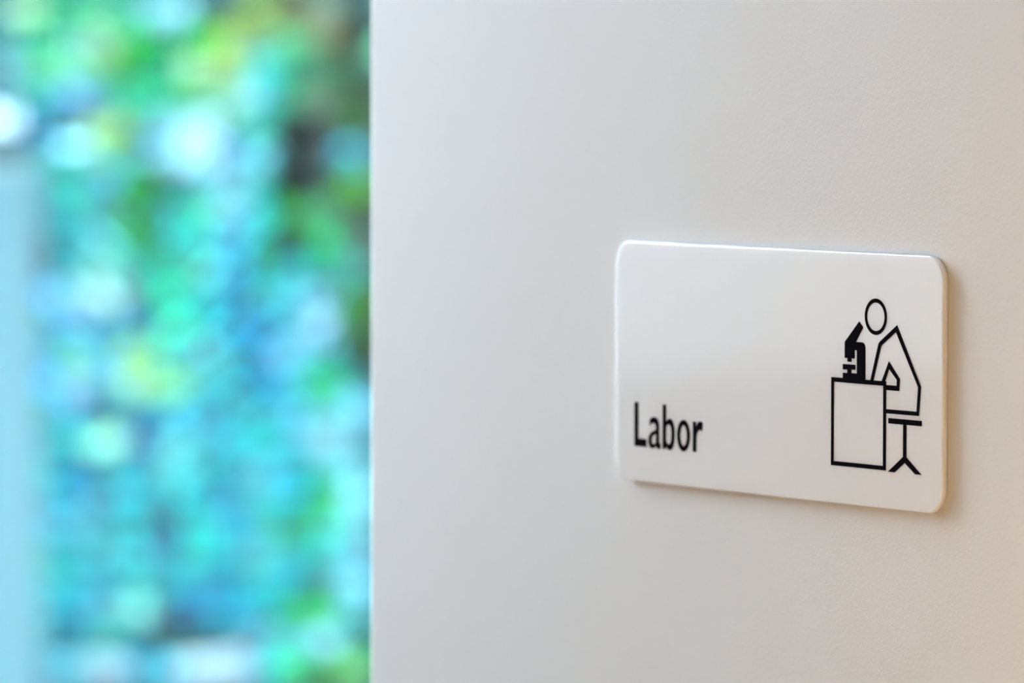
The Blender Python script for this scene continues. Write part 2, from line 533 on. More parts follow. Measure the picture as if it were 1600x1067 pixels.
# plant key, px, py, rx, ry, colour as seen, depth offset
SPOTS = [
#SPOTS_BEGIN
    ('E',24,22,30,27,-0.06,(0.0050,0.0825,0.1318)), ('G',72,22,30,27,0.01,(0.0029,0.1932,0.0790)), ('G',120,22,30,27,-0.03,(0.0021,0.1754,0.0351)),
    ('T',24,66,30,27,0.02,(0.0301,0.1283,0.1129)), ('G',72,66,30,27,0.03,(0.0024,0.2072,0.0766)), ('G',120,66,30,27,-0.10,(0.0871,0.2346,0.1972)),
    ('T',24,110,30,27,-0.12,(0.0725,0.1730,0.2019)), ('G',72,110,30,27,0.08,(0.0516,0.2400,0.0856)), ('T',120,110,30,27,-0.06,(0.1117,0.3609,0.2033)),
    ('G',168,22,30,27,-0.06,(0.0404,0.1909,0.0705)), ('T',216,22,30,27,0.12,(0.0024,0.1285,0.0865)), ('W',264,22,30,27,-0.01,(0.1345,0.3116,0.3356)),
    ('G',168,66,30,27,0.08,(0.1940,0.2773,0.1775)), ('G',216,66,30,27,-0.01,(0.0014,0.2066,0.0079)), ('T',264,66,30,27,0.03,(0.0003,0.0154,0.0074)),
    ('G',168,110,30,27,-0.08,(0.0414,0.1530,0.0338)), ('G',216,110,30,27,0.03,(0.0009,0.1167,0.0039)), ('G',264,110,30,27,0.09,(0.0009,0.2509,0.1322)),
    ('G',312,22,30,27,0.01,(0.0003,0.0033,0.0003)), ('G',360,22,30,27,0.06,(0.0350,0.0375,0.0015)), ('G',408,22,30,27,0.04,(0.1148,0.1742,0.0070)),
    ('G',312,66,30,27,-0.10,(0.0040,0.1853,0.0117)), ('G',360,66,30,27,0.06,(0.2455,0.3617,0.1044)), ('G',408,66,30,27,0.02,(0.0613,0.1035,0.0414)),
    ('G',312,110,30,27,-0.05,(0.2147,0.3502,0.2015)), ('G',360,110,30,27,-0.11,(0.1140,0.1676,0.0350)), ('T',408,110,30,27,0.09,(0.0172,0.2613,0.2230)),
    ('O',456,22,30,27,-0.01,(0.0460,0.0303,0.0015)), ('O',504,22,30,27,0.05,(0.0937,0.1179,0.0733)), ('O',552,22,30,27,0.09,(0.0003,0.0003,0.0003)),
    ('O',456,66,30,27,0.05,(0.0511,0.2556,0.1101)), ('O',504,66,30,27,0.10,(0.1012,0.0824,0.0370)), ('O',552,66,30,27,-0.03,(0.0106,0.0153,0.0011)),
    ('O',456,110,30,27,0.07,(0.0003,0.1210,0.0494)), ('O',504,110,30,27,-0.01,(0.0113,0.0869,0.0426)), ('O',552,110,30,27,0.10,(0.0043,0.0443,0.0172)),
    ('T',24,155,30,27,0.09,(0.0063,0.0665,0.0630)), ('T',72,155,30,27,-0.10,(0.0021,0.2194,0.1986)), ('B',120,155,30,27,-0.09,(0.1306,0.2148,0.4809)),
    ('B',24,199,30,27,-0.07,(0.0015,0.0077,0.0389)), ('B',72,199,30,27,0.11,(0.0017,0.0353,0.1626)), ('T',120,199,30,27,-0.02,(0.0012,0.0583,0.0203)),
    ('B',24,244,30,27,0.03,(0.0036,0.0094,0.0023)), ('T',72,244,30,27,-0.05,(0.0056,0.2287,0.1963)), ('T',120,244,30,27,0.00,(0.0049,0.0606,0.0599)),
    ('T',168,155,30,27,-0.03,(0.0054,0.1568,0.2086)), ('G',216,155,30,27,-0.04,(0.0112,0.2518,0.1198)), ('T',264,155,30,27,0.02,(0.0022,0.2017,0.0485)),
    ('G',168,199,30,27,0.02,(0.2444,0.3975,0.1398)), ('T',216,199,30,27,0.10,(0.0190,0.8200,0.5106)), ('W',264,199,30,27,0.04,(0.1023,0.2489,0.2911)),
    ('G',168,244,30,27,0.10,(0.0905,0.2239,0.0197)), ('T',216,244,30,27,0.09,(0.0105,0.8200,0.8200)), ('W',264,244,30,27,0.12,(0.1528,0.3471,0.4060)),
    ('G',312,155,30,27,0.04,(0.0050,0.2043,0.0325)), ('T',360,155,30,27,-0.08,(0.1311,0.2750,0.1949)), ('T',408,155,30,27,0.09,(0.0726,0.2032,0.3266)),
    ('W',312,199,30,27,0.11,(0.3125,0.5028,0.5118)), ('T',360,199,30,27,0.10,(0.0004,0.0450,0.0265)), ('T',408,199,30,27,0.02,(0.0026,0.3063,0.1593)),
    ('W',312,244,30,27,0.05,(0.3654,0.6215,0.6327)), ('B',360,244,30,27,-0.07,(0.1389,0.3167,0.5194)), ('T',408,244,30,27,0.08,(0.1538,0.4901,0.5353)),
    ('O',456,155,30,27,0.02,(0.0003,0.1428,0.0622)), ('O',504,155,30,27,-0.05,(0.0496,0.0776,0.0443)), ('O',552,155,30,27,-0.10,(0.0016,0.0258,0.0039)),
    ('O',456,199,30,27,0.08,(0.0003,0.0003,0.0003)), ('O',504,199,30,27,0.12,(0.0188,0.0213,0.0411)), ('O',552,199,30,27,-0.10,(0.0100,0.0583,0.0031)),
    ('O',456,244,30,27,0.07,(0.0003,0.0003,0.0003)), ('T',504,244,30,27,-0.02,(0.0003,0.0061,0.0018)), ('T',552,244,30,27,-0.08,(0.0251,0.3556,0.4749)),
    ('T',72,288,30,27,-0.05,(0.0017,0.1909,0.2074)), ('T',120,288,30,27,0.06,(0.0077,0.5300,0.3278)), ('T',72,333,30,27,0.09,(0.0018,0.2069,0.2465)),
    ('T',120,333,30,27,-0.11,(0.0108,0.2677,0.2470)), ('T',72,377,30,27,0.03,(0.0003,0.0116,0.0269)), ('T',120,377,30,27,-0.11,(0.0044,0.2473,0.2516)),
    ('T',168,288,30,27,0.05,(0.1035,0.5129,0.7772)), ('G',216,288,30,27,-0.04,(0.0003,0.1622,0.0069)), ('T',264,288,30,27,0.09,(0.0003,0.0004,0.0003)),
    ('T',168,333,30,27,0.12,(0.0440,0.2006,0.1564)), ('T',216,333,30,27,0.00,(0.0003,0.7819,0.1172)), ('T',264,333,30,27,0.12,(0.0057,0.8200,0.8200)),
    ('T',168,377,30,27,-0.05,(0.2005,0.7172,0.7504)), ('E',216,377,30,27,-0.10,(0.0003,0.1847,0.0087)), ('T',264,377,30,27,0.02,(0.0005,0.6543,0.5943)),
    ('T',312,288,30,27,-0.11,(0.0069,0.2222,0.3103)), ('B',360,288,30,27,-0.07,(0.2191,0.4320,0.4600)), ('T',408,288,30,27,-0.02,(0.0003,0.1945,0.1478)),
    ('T',312,333,30,27,0.03,(0.0186,0.5175,0.1962)), ('P',360,333,30,27,-0.08,(0.1185,0.2424,0.2935)), ('T',408,333,30,27,-0.11,(0.0003,0.3595,0.3778)),
    ('T',312,377,30,27,0.09,(0.0055,0.5860,0.5487)), ('B',360,377,30,27,-0.04,(0.0812,0.4448,0.7120)), ('T',408,377,30,27,0.11,(0.0003,0.5286,0.3532)),
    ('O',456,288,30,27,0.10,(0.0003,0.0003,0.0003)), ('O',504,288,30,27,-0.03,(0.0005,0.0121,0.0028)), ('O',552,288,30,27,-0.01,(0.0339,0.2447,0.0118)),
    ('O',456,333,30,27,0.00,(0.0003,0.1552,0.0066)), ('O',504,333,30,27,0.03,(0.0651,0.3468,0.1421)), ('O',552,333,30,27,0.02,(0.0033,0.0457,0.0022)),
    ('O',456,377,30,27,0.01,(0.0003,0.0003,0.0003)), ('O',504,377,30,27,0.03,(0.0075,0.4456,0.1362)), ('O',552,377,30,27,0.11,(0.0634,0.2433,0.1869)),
    ('B',72,422,30,27,0.00,(0.0003,0.0099,0.0166)), ('T',120,422,30,27,-0.02,(0.0078,0.2910,0.3197)), ('B',72,466,30,27,0.05,(0.0321,0.3927,0.6600)),
    ('P',120,466,30,27,-0.06,(0.2218,0.3881,0.3583)), ('B',72,511,30,27,-0.05,(0.0067,0.3755,0.2851)), ('B',120,511,30,27,0.11,(0.0832,0.2199,0.5328)),
    ('P',168,422,30,27,0.01,(0.1432,0.3611,0.2123)), ('T',216,422,30,27,0.01,(0.0089,0.8200,0.8200)), ('T',264,422,30,27,-0.12,(0.0004,0.3499,0.1519)),
    ('P',168,466,30,27,-0.02,(0.4115,0.6244,0.6564)), ('T',216,466,30,27,0.02,(0.0003,0.1695,0.0431)), ('T',264,466,30,27,-0.12,(0.0070,0.7806,0.5430)),
    ('T',168,511,30,27,0.03,(0.0037,0.2065,0.0898)), ('T',216,511,30,27,0.03,(0.0003,0.2742,0.5594)), ('T',264,511,30,27,-0.11,(0.0990,0.8062,0.4318)),
    ('T',312,422,30,27,0.03,(0.2115,0.8200,0.5938)), ('B',360,422,30,27,-0.01,(0.0097,0.4737,0.8200)), ('T',408,422,30,27,0.04,(0.0003,0.1442,0.0100)),
    ('T',312,466,30,27,-0.04,(0.0016,0.4779,0.4745)), ('B',360,466,30,27,0.05,(0.0029,0.2142,0.5869)), ('B',408,466,30,27,0.06,(0.0097,0.8200,0.8200)),
    ('T',312,511,30,27,-0.11,(0.0068,0.6718,0.5632)), ('B',360,511,30,27,-0.11,(0.0049,0.4677,0.7080)), ('B',408,511,30,27,0.04,(0.0016,0.3050,0.6761)),
    ('T',456,422,30,27,0.11,(0.0023,0.6644,0.7017)), ('O',504,422,30,27,-0.06,(0.0022,0.1148,0.0665)), ('O',552,422,30,27,-0.01,(0.0252,0.2052,0.1798)),
    ('B',456,466,30,27,0.02,(0.1325,0.5199,0.5603)), ('B',504,466,30,27,-0.04,(0.2097,0.5663,0.6847)), ('O',552,466,30,27,-0.03,(0.0069,0.1015,0.0097)),
    ('B',456,511,30,27,-0.04,(0.0048,0.2673,0.2440)), ('P',504,511,30,27,-0.03,(0.2423,0.3833,0.4718)), ('O',552,511,30,27,0.02,(0.0016,0.0778,0.0042)),
    ('B',72,555,30,27,-0.05,(0.0193,0.2671,0.5041)), ('T',120,555,30,27,-0.03,(0.1057,0.4295,0.2127)), ('B',72,600,30,27,0.07,(0.0189,0.3840,0.5952)),
    ('P',120,600,30,27,-0.11,(0.1916,0.3066,0.2998)), ('T',72,644,30,27,0.02,(0.0032,0.2150,0.1494)), ('B',120,644,30,27,0.06,(0.0915,0.3254,0.5739)),
    ('T',168,555,30,27,-0.05,(0.0460,0.1856,0.3696)), ('Y',216,555,30,27,-0.07,(0.1631,0.3813,0.0548)), ('T',264,555,30,27,0.07,(0.0174,0.8200,0.8200)),
    ('P',168,600,30,27,-0.06,(0.0289,0.2705,0.3467)), ('Y',216,600,30,27,-0.08,(0.2461,0.4638,0.2647)), ('Y',264,600,30,27,-0.02,(0.1662,0.4249,0.1183)),
    ('B',168,644,30,27,0.05,(0.0003,0.0004,0.0061)), ('T',216,644,30,27,-0.10,(0.0005,0.2125,0.2730)), ('T',264,644,30,27,-0.04,(0.0048,0.4015,0.5235)),
    ('T',312,555,30,27,-0.04,(0.2907,0.8200,0.8200)), ('B',360,555,30,27,0.08,(0.0091,0.8200,0.8200)), ('B',408,555,30,27,-0.01,(0.0017,0.4565,0.6625)),
    ('B',312,600,30,27,0.09,(0.0214,0.8200,0.8200)), ('B',360,600,30,27,-0.08,(0.0248,0.8200,0.8200)), ('B',408,600,30,27,-0.04,(0.0005,0.0221,0.3472)),
    ('B',312,644,30,27,0.04,(0.0082,0.4919,0.7269)), ('B',360,644,30,27,0.09,(0.2102,0.8200,0.8200)), ('T',408,644,30,27,-0.01,(0.0039,0.2935,0.3135)),
    ('B',456,555,30,27,-0.07,(0.1887,0.5107,0.6043)), ('T',504,555,30,27,-0.09,(0.0084,0.2632,0.3060)), ('O',552,555,30,27,0.01,(0.0003,0.0184,0.0012)),
    ('T',456,600,30,27,-0.07,(0.0053,0.3509,0.4457)), ('E',504,600,30,27,0.07,(0.0022,0.2339,0.0404)), ('T',552,600,30,27,0.08,(0.0036,0.1363,0.1403)),
    ('B',456,644,30,27,-0.08,(0.1401,0.6008,0.7097)), ('T',504,644,30,27,-0.05,(0.0433,0.3282,0.2726)), ('P',552,644,30,27,0.07,(0.1333,0.3652,0.4338)),
    ('T',72,689,30,27,0.03,(0.0039,0.2341,0.3062)), ('T',120,689,30,27,0.07,(0.0084,0.3922,0.2956)), ('T',72,733,30,27,-0.04,(0.0060,0.3587,0.2896)),
    ('B',120,733,30,27,-0.09,(0.0014,0.0145,0.2412)), ('B',72,777,30,27,-0.05,(0.0107,0.2498,0.2775)), ('B',120,777,30,27,0.07,(0.0064,0.3549,0.4662)),
    ('Y',168,689,30,27,-0.05,(0.1346,0.2594,0.0663)), ('B',216,689,30,27,-0.04,(0.0014,0.0276,0.3589)), ('T',264,689,30,27,-0.02,(0.2082,0.7881,0.7960)),
    ('T',168,733,30,27,-0.02,(0.0065,0.2453,0.2312)), ('B',216,733,30,27,-0.02,(0.0081,0.4942,0.5510)), ('T',264,733,30,27,0.10,(0.2449,0.7824,0.7377)),
    ('B',168,777,30,27,-0.08,(0.0918,0.2782,0.3468)), ('T',216,777,30,27,-0.12,(0.0066,0.4547,0.5102)), ('T',264,777,30,27,0.11,(0.0069,0.8200,0.8200)),
    ('B',312,689,30,27,0.09,(0.1843,0.8200,0.8200)), ('T',360,689,30,27,0.12,(0.0059,0.3542,0.4683)), ('T',408,689,30,27,-0.02,(0.0036,0.3929,0.3259)),
    ('T',312,733,30,27,0.11,(0.0070,0.5214,0.5255)), ('B',360,733,30,27,0.10,(0.0097,0.8200,0.8200)), ('B',408,733,30,27,-0.07,(0.2289,0.6643,0.8200)),
    ('T',312,777,30,27,0.06,(0.0027,0.3210,0.3462)), ('B',360,777,30,27,0.08,(0.0040,0.5085,0.8200)), ('T',408,777,30,27,0.04,(0.0837,0.4290,0.2995)),
    ('B',456,689,30,27,0.00,(0.0148,0.6532,0.8200)), ('P',504,689,30,27,-0.05,(0.2274,0.4112,0.4345)), ('P',552,689,30,27,-0.04,(0.0479,0.1534,0.1730)),
    ('B',456,733,30,27,-0.07,(0.0124,0.5084,0.5100)), ('T',504,733,30,27,-0.10,(0.0066,0.3271,0.3228)), ('P',552,733,30,27,0.02,(0.1176,0.3550,0.3686)),
    ('T',456,777,30,27,-0.05,(0.0020,0.3549,0.5110)), ('E',504,777,30,27,0.07,(0.0017,0.1883,0.0106)), ('P',552,777,30,27,-0.11,(0.1708,0.4314,0.4644)),
    ('B',72,822,30,27,0.10,(0.0069,0.2968,0.4230)), ('B',120,822,30,27,0.05,(0.1280,0.4473,0.4955)), ('T',72,866,30,27,0.10,(0.0040,0.2568,0.1605)),
    ('T',120,866,30,27,0.10,(0.0039,0.2689,0.3192)), ('T',72,911,30,27,0.10,(0.0049,0.2927,0.2903)), ('T',120,911,30,27,0.02,(0.0215,0.3329,0.3270)),
    ('T',168,822,30,27,-0.12,(0.0346,0.2683,0.2940)), ('T',216,822,30,27,0.06,(0.0040,0.3916,0.3729)), ('T',264,822,30,27,-0.08,(0.0003,0.0161,0.1527)),
    ('T',168,866,30,27,-0.05,(0.0533,0.3230,0.2952)), ('T',216,866,30,27,0.04,(0.0728,0.6194,0.6532)), ('B',264,866,30,27,0.01,(0.0046,0.5743,0.8200)),
    ('B',168,911,30,27,-0.02,(0.0171,0.2136,0.4690)), ('T',216,911,30,27,0.11,(0.0077,0.4786,0.3972)), ('B',264,911,30,27,0.03,(0.0134,0.8200,0.8200)),
    ('T',312,822,30,27,-0.04,(0.0041,0.5833,0.5116)), ('B',360,822,30,27,-0.06,(0.0735,0.2934,0.4401)), ('T',408,822,30,27,0.09,(0.0127,0.3673,0.4166)),
    ('T',312,866,30,27,-0.01,(0.0041,0.5918,0.4898)), ('T',360,866,30,27,0.07,(0.0027,0.2967,0.3683)), ('T',408,866,30,27,-0.04,(0.0870,0.3264,0.3243)),
    ('B',312,911,30,27,-0.07,(0.0052,0.5034,0.6433)), ('B',360,911,30,27,0.01,(0.0036,0.3768,0.7045)), ('T',408,911,30,27,0.08,(0.0273,0.5700,0.4772)),
    ('T',456,822,30,27,-0.08,(0.0003,0.2166,0.0123)), ('T',504,822,30,27,0.07,(0.0196,0.6538,0.4158)), ('P',552,822,30,27,0.10,(0.1231,0.3647,0.3788)),
    ('T',456,866,30,27,0.07,(0.0009,0.4117,0.3616)), ('T',504,866,30,27,0.08,(0.0150,0.5532,0.4915)), ('P',552,866,30,27,-0.12,(0.0890,0.2794,0.3202)),
    ('T',456,911,30,27,0.03,(0.0003,0.3343,0.4627)), ('T',504,911,30,27,0.09,(0.0006,0.0688,0.0046)), ('P',552,911,30,27,-0.11,(0.1665,0.4492,0.5125)),
    ('T',72,955,30,27,-0.05,(0.0045,0.2377,0.2712)), ('B',120,955,30,27,-0.06,(0.0044,0.2833,0.4103)), ('T',72,1000,30,27,0.01,(0.0040,0.2691,0.2477)),
    ('B',120,1000,30,27,-0.02,(0.0009,0.0107,0.1330)), ('B',72,1044,30,27,-0.01,(0.0069,0.2131,0.3459)), ('P',120,1044,30,27,0.07,(0.0950,0.3195,0.3453)),
    ('T',168,955,30,27,-0.12,(0.0842,0.2675,0.2781)), ('T',216,955,30,27,-0.11,(0.2322,0.6246,0.5416)), ('B',264,955,30,27,-0.09,(0.0003,0.0096,0.1493)),
    ('T',168,1000,30,27,-0.09,(0.0070,0.3166,0.2397)), ('T',216,1000,30,27,-0.10,(0.0009,0.0726,0.1043)), ('T',264,1000,30,27,0.11,(0.0003,0.0549,0.0166)),
    ('P',168,1044,30,27,0.09,(0.3070,0.3765,0.4206)), ('B',216,1044,30,27,-0.10,(0.0112,0.4162,0.5221)), ('P',264,1044,30,27,0.00,(0.1300,0.5788,0.6676)),
    ('B',312,955,30,27,-0.04,(0.0009,0.3593,0.7742)), ('B',360,955,30,27,-0.04,(0.0036,0.6680,0.7153)), ('T',408,955,30,27,-0.04,(0.0028,0.2463,0.3790)),
    ('T',312,1000,30,27,0.04,(0.0004,0.1226,0.0679)), ('B',360,1000,30,27,0.02,(0.0017,0.0494,0.1717)), ('T',408,1000,30,27,-0.03,(0.1222,0.2987,0.3152)),
    ('P',312,1044,30,27,-0.07,(0.4097,0.3324,0.3625)), ('P',360,1044,30,27,-0.04,(0.3056,0.3485,0.3611)), ('T',408,1044,30,27,-0.09,(0.0149,0.4925,0.6190)),
    ('E',456,955,30,27,0.01,(0.0003,0.1658,0.0091)), ('E',504,955,30,27,0.05,(0.0044,0.2820,0.0551)), ('T',552,955,30,27,-0.03,(0.0865,0.3245,0.3488)),
    ('T',456,1000,30,27,-0.10,(0.0559,0.5513,0.5514)), ('P',504,1000,30,27,-0.08,(0.2447,0.5098,0.5612)), ('T',552,1000,30,27,-0.03,(0.0045,0.1952,0.1241)),
    ('E',456,1044,30,27,0.03,(0.0266,0.3367,0.1142)), ('E',504,1044,30,27,0.07,(0.0007,0.0706,0.0033)), ('E',552,1044,30,27,-0.03,(0.0917,0.2897,0.0912)),
    ('W',5,188,20,24,-0.07,(0.4692,0.6231,0.6231)), ('W',312,213,32,28,0.03,(0.1779,0.2796,0.2821)), ('W',335,1042,26,24,-0.08,(0.2015,0.3289,0.3569)),
    ('W',157,692,16,16,-0.25,(0.2468,0.5757,0.4645)), ('W',113,228,14,12,-0.30,(0.3255,0.7006,0.7890)), ('W',255,20,22,22,-0.05,(0.0927,0.2148,0.2314)),
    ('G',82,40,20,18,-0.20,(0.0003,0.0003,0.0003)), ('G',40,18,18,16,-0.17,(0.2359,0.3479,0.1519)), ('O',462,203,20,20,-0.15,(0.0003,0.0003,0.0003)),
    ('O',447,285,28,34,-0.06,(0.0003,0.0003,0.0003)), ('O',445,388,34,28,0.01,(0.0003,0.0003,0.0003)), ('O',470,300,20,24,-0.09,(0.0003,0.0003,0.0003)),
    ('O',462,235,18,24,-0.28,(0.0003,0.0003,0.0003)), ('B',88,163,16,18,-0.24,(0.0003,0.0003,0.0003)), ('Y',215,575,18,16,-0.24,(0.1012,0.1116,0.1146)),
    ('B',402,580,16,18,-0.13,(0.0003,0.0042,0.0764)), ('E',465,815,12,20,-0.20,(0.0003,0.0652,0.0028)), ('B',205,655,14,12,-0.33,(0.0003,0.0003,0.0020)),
    ('G',-405,-49,42,38,-0.06,(0.0841,0.1670,0.0398)), ('G',-345,-73,42,38,0.08,(0.0012,0.1890,0.0496)), ('T',-262,-46,42,38,0.07,(0.0446,0.3022,0.2510)),
    ('G',-185,-51,42,38,0.02,(0.0668,0.3022,0.1778)), ('G',-130,-56,42,38,-0.12,(0.0312,0.2788,0.1566)), ('G',627,-50,42,38,-0.11,(0.1021,0.1566,0.0354)),
    ('G',701,-74,42,38,0.09,(0.1103,0.2126,0.0607)), ('G',780,-77,42,38,0.08,(0.0012,0.1890,0.0496)), ('P',854,-47,42,38,0.04,(0.1466,0.3394,0.3656)),
    ('G',956,-43,42,38,0.02,(0.0668,0.3022,0.1778)), ('G',1030,-76,42,38,0.06,(0.0312,0.2788,0.1566)), ('G',1096,-52,42,38,-0.09,(0.0354,0.2933,0.1670)),
    ('G',-411,29,42,38,-0.11,(0.0841,0.1670,0.0398)), ('G',-350,16,42,38,0.08,(0.0012,0.1890,0.0496)), ('P',-277,2,42,38,-0.06,(0.1466,0.3394,0.3656)),
    ('G',-187,23,42,38,-0.03,(0.0668,0.3022,0.1778)), ('G',-120,10,42,38,-0.04,(0.0312,0.2788,0.1566)), ('G',637,-1,42,38,0.00,(0.1021,0.1566,0.0354)),
    ('G',733,10,42,38,0.06,(0.0841,0.1670,0.0398)), ('G',779,20,42,38,0.06,(0.0012,0.1890,0.0496)), ('P',874,14,42,38,-0.00,(0.1466,0.3394,0.3656)),
    ('G',949,28,42,38,-0.08,(0.0668,0.3022,0.1778)), ('G',1005,22,42,38,0.10,(0.0312,0.2788,0.1566)), ('G',1096,11,42,38,0.05,(0.0354,0.2933,0.1670)),
    ('G',-431,79,42,38,-0.07,(0.0944,0.2647,0.1566)), ('G',-340,81,42,38,-0.06,(0.0607,0.2962,0.1021)), ('G',-261,104,42,38,-0.05,(0.0149,0.2250,0.0668)),
    ('G',-184,84,42,38,0.08,(0.1103,0.3143,0.1778)), ('G',-112,79,42,38,-0.07,(0.0944,0.3394,0.2510)), ('G',622,87,42,38,-0.03,(0.0668,0.2510,0.1369)),
    ('G',704,82,42,38,-0.04,(0.0944,0.2647,0.1566)), ('G',801,75,42,38,0.12,(0.0607,0.2962,0.1021)), ('G',867,91,42,38,-0.01,(0.0065,0.2731,0.1466)),
    ('G',956,99,42,38,0.01,(0.0668,0.2564,0.1369)), ('T',1019,95,42,38,0.09,(0.0944,0.3556,0.2845)), ('G',1092,96,42,38,0.11,(0.0668,0.3394,0.2250)),
    ('T',-421,152,42,38,-0.06,(0.1188,0.3458,0.2845)), ('G',-336,168,42,38,0.11,(0.0869,0.3394,0.2126)), ('G',-255,152,42,38,-0.07,(0.0354,0.2788,0.1670)),
    ('T',-200,150,42,38,0.05,(0.0476,0.2378,0.2006)), ('T',-103,176,42,38,-0.06,(0.0176,0.2378,0.2647)), ('T',653,155,42,38,-0.02,(0.0019,0.1670,0.1188)),
    ('T',724,147,42,38,-0.10,(0.0706,0.3082,0.3236)), ('G',804,154,42,38,-0.03,(0.0869,0.3394,0.2126)), ('T',870,168,42,38,-0.12,(0.0312,0.2962,0.2126)),
    ('G',938,159,42,38,-0.00,(0.0354,0.2788,0.1670)), ('B',1009,165,42,38,0.11,(0.0706,0.2457,0.3236)), ('T',1092,163,42,38,-0.09,(0.0176,0.2378,0.2647)),
    ('T',-428,241,42,38,-0.09,(0.0607,0.2731,0.3143)), ('P',-330,250,42,38,-0.10,(0.2250,0.3826,0.3895)), ('T',-252,231,42,38,0.07,(0.0206,0.2510,0.2647)),
    ('G',-182,228,42,38,0.04,(0.1021,0.3143,0.2006)), ('T',-110,247,42,38,-0.06,(0.1021,0.3330,0.3394)), ('T',649,252,42,38,0.04,(0.0019,0.0354,0.0312)),
    ('T',717,222,42,38,-0.00,(0.0607,0.2731,0.3143)), ('P',786,243,42,38,0.04,(0.2250,0.3826,0.3895)), ('P',870,224,42,38,0.03,(0.1466,0.3330,0.3895)),
    ('G',948,224,42,38,0.09,(0.1021,0.3143,0.2006)), ('T',1025,222,42,38,0.10,(0.1021,0.3330,0.3394)), ('T',1083,229,42,38,0.05,(0.0550,0.2647,0.3143)),
    ('P',-416,311,42,38,0.04,(0.0841,0.3082,0.3656)), ('T',-345,303,42,38,-0.08,(0.0550,0.2788,0.3143)), ('T',-283,317,42,38,0.06,(0.0102,0.3022,0.2006)),
    ('T',-190,318,42,38,-0.03,(0.0417,0.2126,0.2006)), ('T',-124,305,42,38,0.09,(0.0312,0.2510,0.2457)), ('E',623,310,42,38,-0.06,(0.0010,0.0274,0.0065)),
    ('P',725,304,42,38,-0.04,(0.0899,0.2933,0.3556)), ('T',788,311,42,38,0.07,(0.0476,0.3330,0.2845)), ('T',862,322,42,38,-0.09,(0.0102,0.3022,0.2006)),
    ('G',935,295,42,38,-0.09,(0.0010,0.1778,0.0668)), ('T',1030,318,42,38,-0.08,(0.0312,0.2378,0.2457)), ('T',1084,306,42,38,0.06,(0.0149,0.2378,0.2647)),
    ('B',-408,392,42,38,0.02,(0.0476,0.2647,0.3556)), ('T',-356,380,42,38,-0.07,(0.0206,0.3143,0.3022)), ('T',-267,386,42,38,-0.07,(0.0012,0.2510,0.2126)),
    ('T',-200,394,42,38,-0.11,(0.0584,0.2933,0.2788)), ('T',-105,398,42,38,0.11,(0.0065,0.1466,0.1890)), ('E',635,385,42,38,0.02,(0.0010,0.0732,0.0124)),
    ('T',720,401,42,38,0.04,(0.0010,0.2006,0.1466)), ('T',784,396,42,38,-0.00,(0.0206,0.3143,0.3022)), ('T',871,392,42,38,-0.12,(0.0012,0.2510,0.2126)),
    ('T',953,389,42,38,-0.00,(0.0584,0.2933,0.2788)), ('T',1020,382,42,38,-0.07,(0.0312,0.2378,0.2647)), ('T',1097,367,42,38,0.00,(0.0065,0.1466,0.1890)),
    ('B',-414,455,42,38,0.02,(0.0124,0.2006,0.3022)), ('T',-327,472,42,38,-0.09,(0.0065,0.2845,0.2788)), ('T',-257,462,42,38,-0.11,(0.0019,0.2250,0.2250)),
    ('P',-197,448,42,38,-0.10,(0.1566,0.3589,0.3895)), ('P',-114,473,42,38,-0.04,(0.1277,0.3394,0.3895)), ('B',653,465,42,38,-0.09,(0.0550,0.2845,0.3556)),
    ('B',728,461,42,38,0.10,(0.0124,0.2006,0.3022)), ('T',799,466,42,38,-0.04,(0.0065,0.2845,0.2788)), ('T',879,473,42,38,0.09,(0.0206,0.3267,0.2378)),
    ('P',941,467,42,38,-0.00,(0.1566,0.3589,0.3895)), ('T',1005,441,42,38,-0.10,(0.0550,0.2845,0.3143)), ('B',1085,445,42,38,-0.00,(0.0732,0.2788,0.3723)),
    ('B',-412,533,42,38,-0.02,(0.0206,0.2457,0.3394)), ('T',-338,524,42,38,-0.01,(0.0239,0.3236,0.3082)), ('T',-258,528,42,38,-0.08,(0.0010,0.2250,0.2250)),
    ('T',-177,539,42,38,-0.03,(0.0758,0.2933,0.3236)), ('T',-120,533,42,38,0.02,(0.0799,0.3143,0.3394)), ('B',630,514,42,38,-0.07,(0.0398,0.2564,0.3458)),
    ('B',726,519,42,38,-0.01,(0.0149,0.2126,0.3082)), ('T',781,521,42,38,-0.08,(0.0239,0.3236,0.3082)), ('T',864,520,42,38,-0.11,(0.0446,0.3394,0.2647)),
    ('T',929,520,42,38,-0.00,(0.0010,0.2250,0.2250)), ('B',1004,514,42,38,-0.01,(0.0668,0.2510,0.3556)), ('B',1092,539,42,38,-0.11,(0.0584,0.2564,0.3458)),
    ('B',-423,602,42,38,-0.11,(0.0312,0.2647,0.3656)), ('B',-327,595,42,38,-0.10,(0.0496,0.2933,0.3656)), ('Y',-268,593,42,38,0.03,(0.1054,0.3656,0.2564)),
    ('P',-197,592,42,38,-0.11,(0.0869,0.2933,0.3330)), ('P',-107,597,42,38,0.07,(0.1188,0.3082,0.3791)), ('T',638,621,42,38,-0.05,(0.0274,0.2647,0.3236)),
    ('B',706,597,42,38,0.08,(0.0038,0.1670,0.2788)), ('B',796,600,42,38,-0.10,(0.0496,0.2933,0.3656)), ('T',874,622,42,38,0.02,(0.0206,0.2731,0.3082)),
    ('Y',926,589,42,38,-0.10,(0.1407,0.3791,0.2647)), ('P',1008,589,42,38,-0.11,(0.1188,0.3082,0.3791)), ('P',1101,620,42,38,-0.07,(0.0990,0.2731,0.3267)),
    ('T',-402,679,42,38,0.07,(0.0297,0.2647,0.3330)), ('B',-328,695,42,38,-0.11,(0.0476,0.2788,0.3556)), ('T',-275,683,42,38,0.11,(0.0584,0.2845,0.3458)),
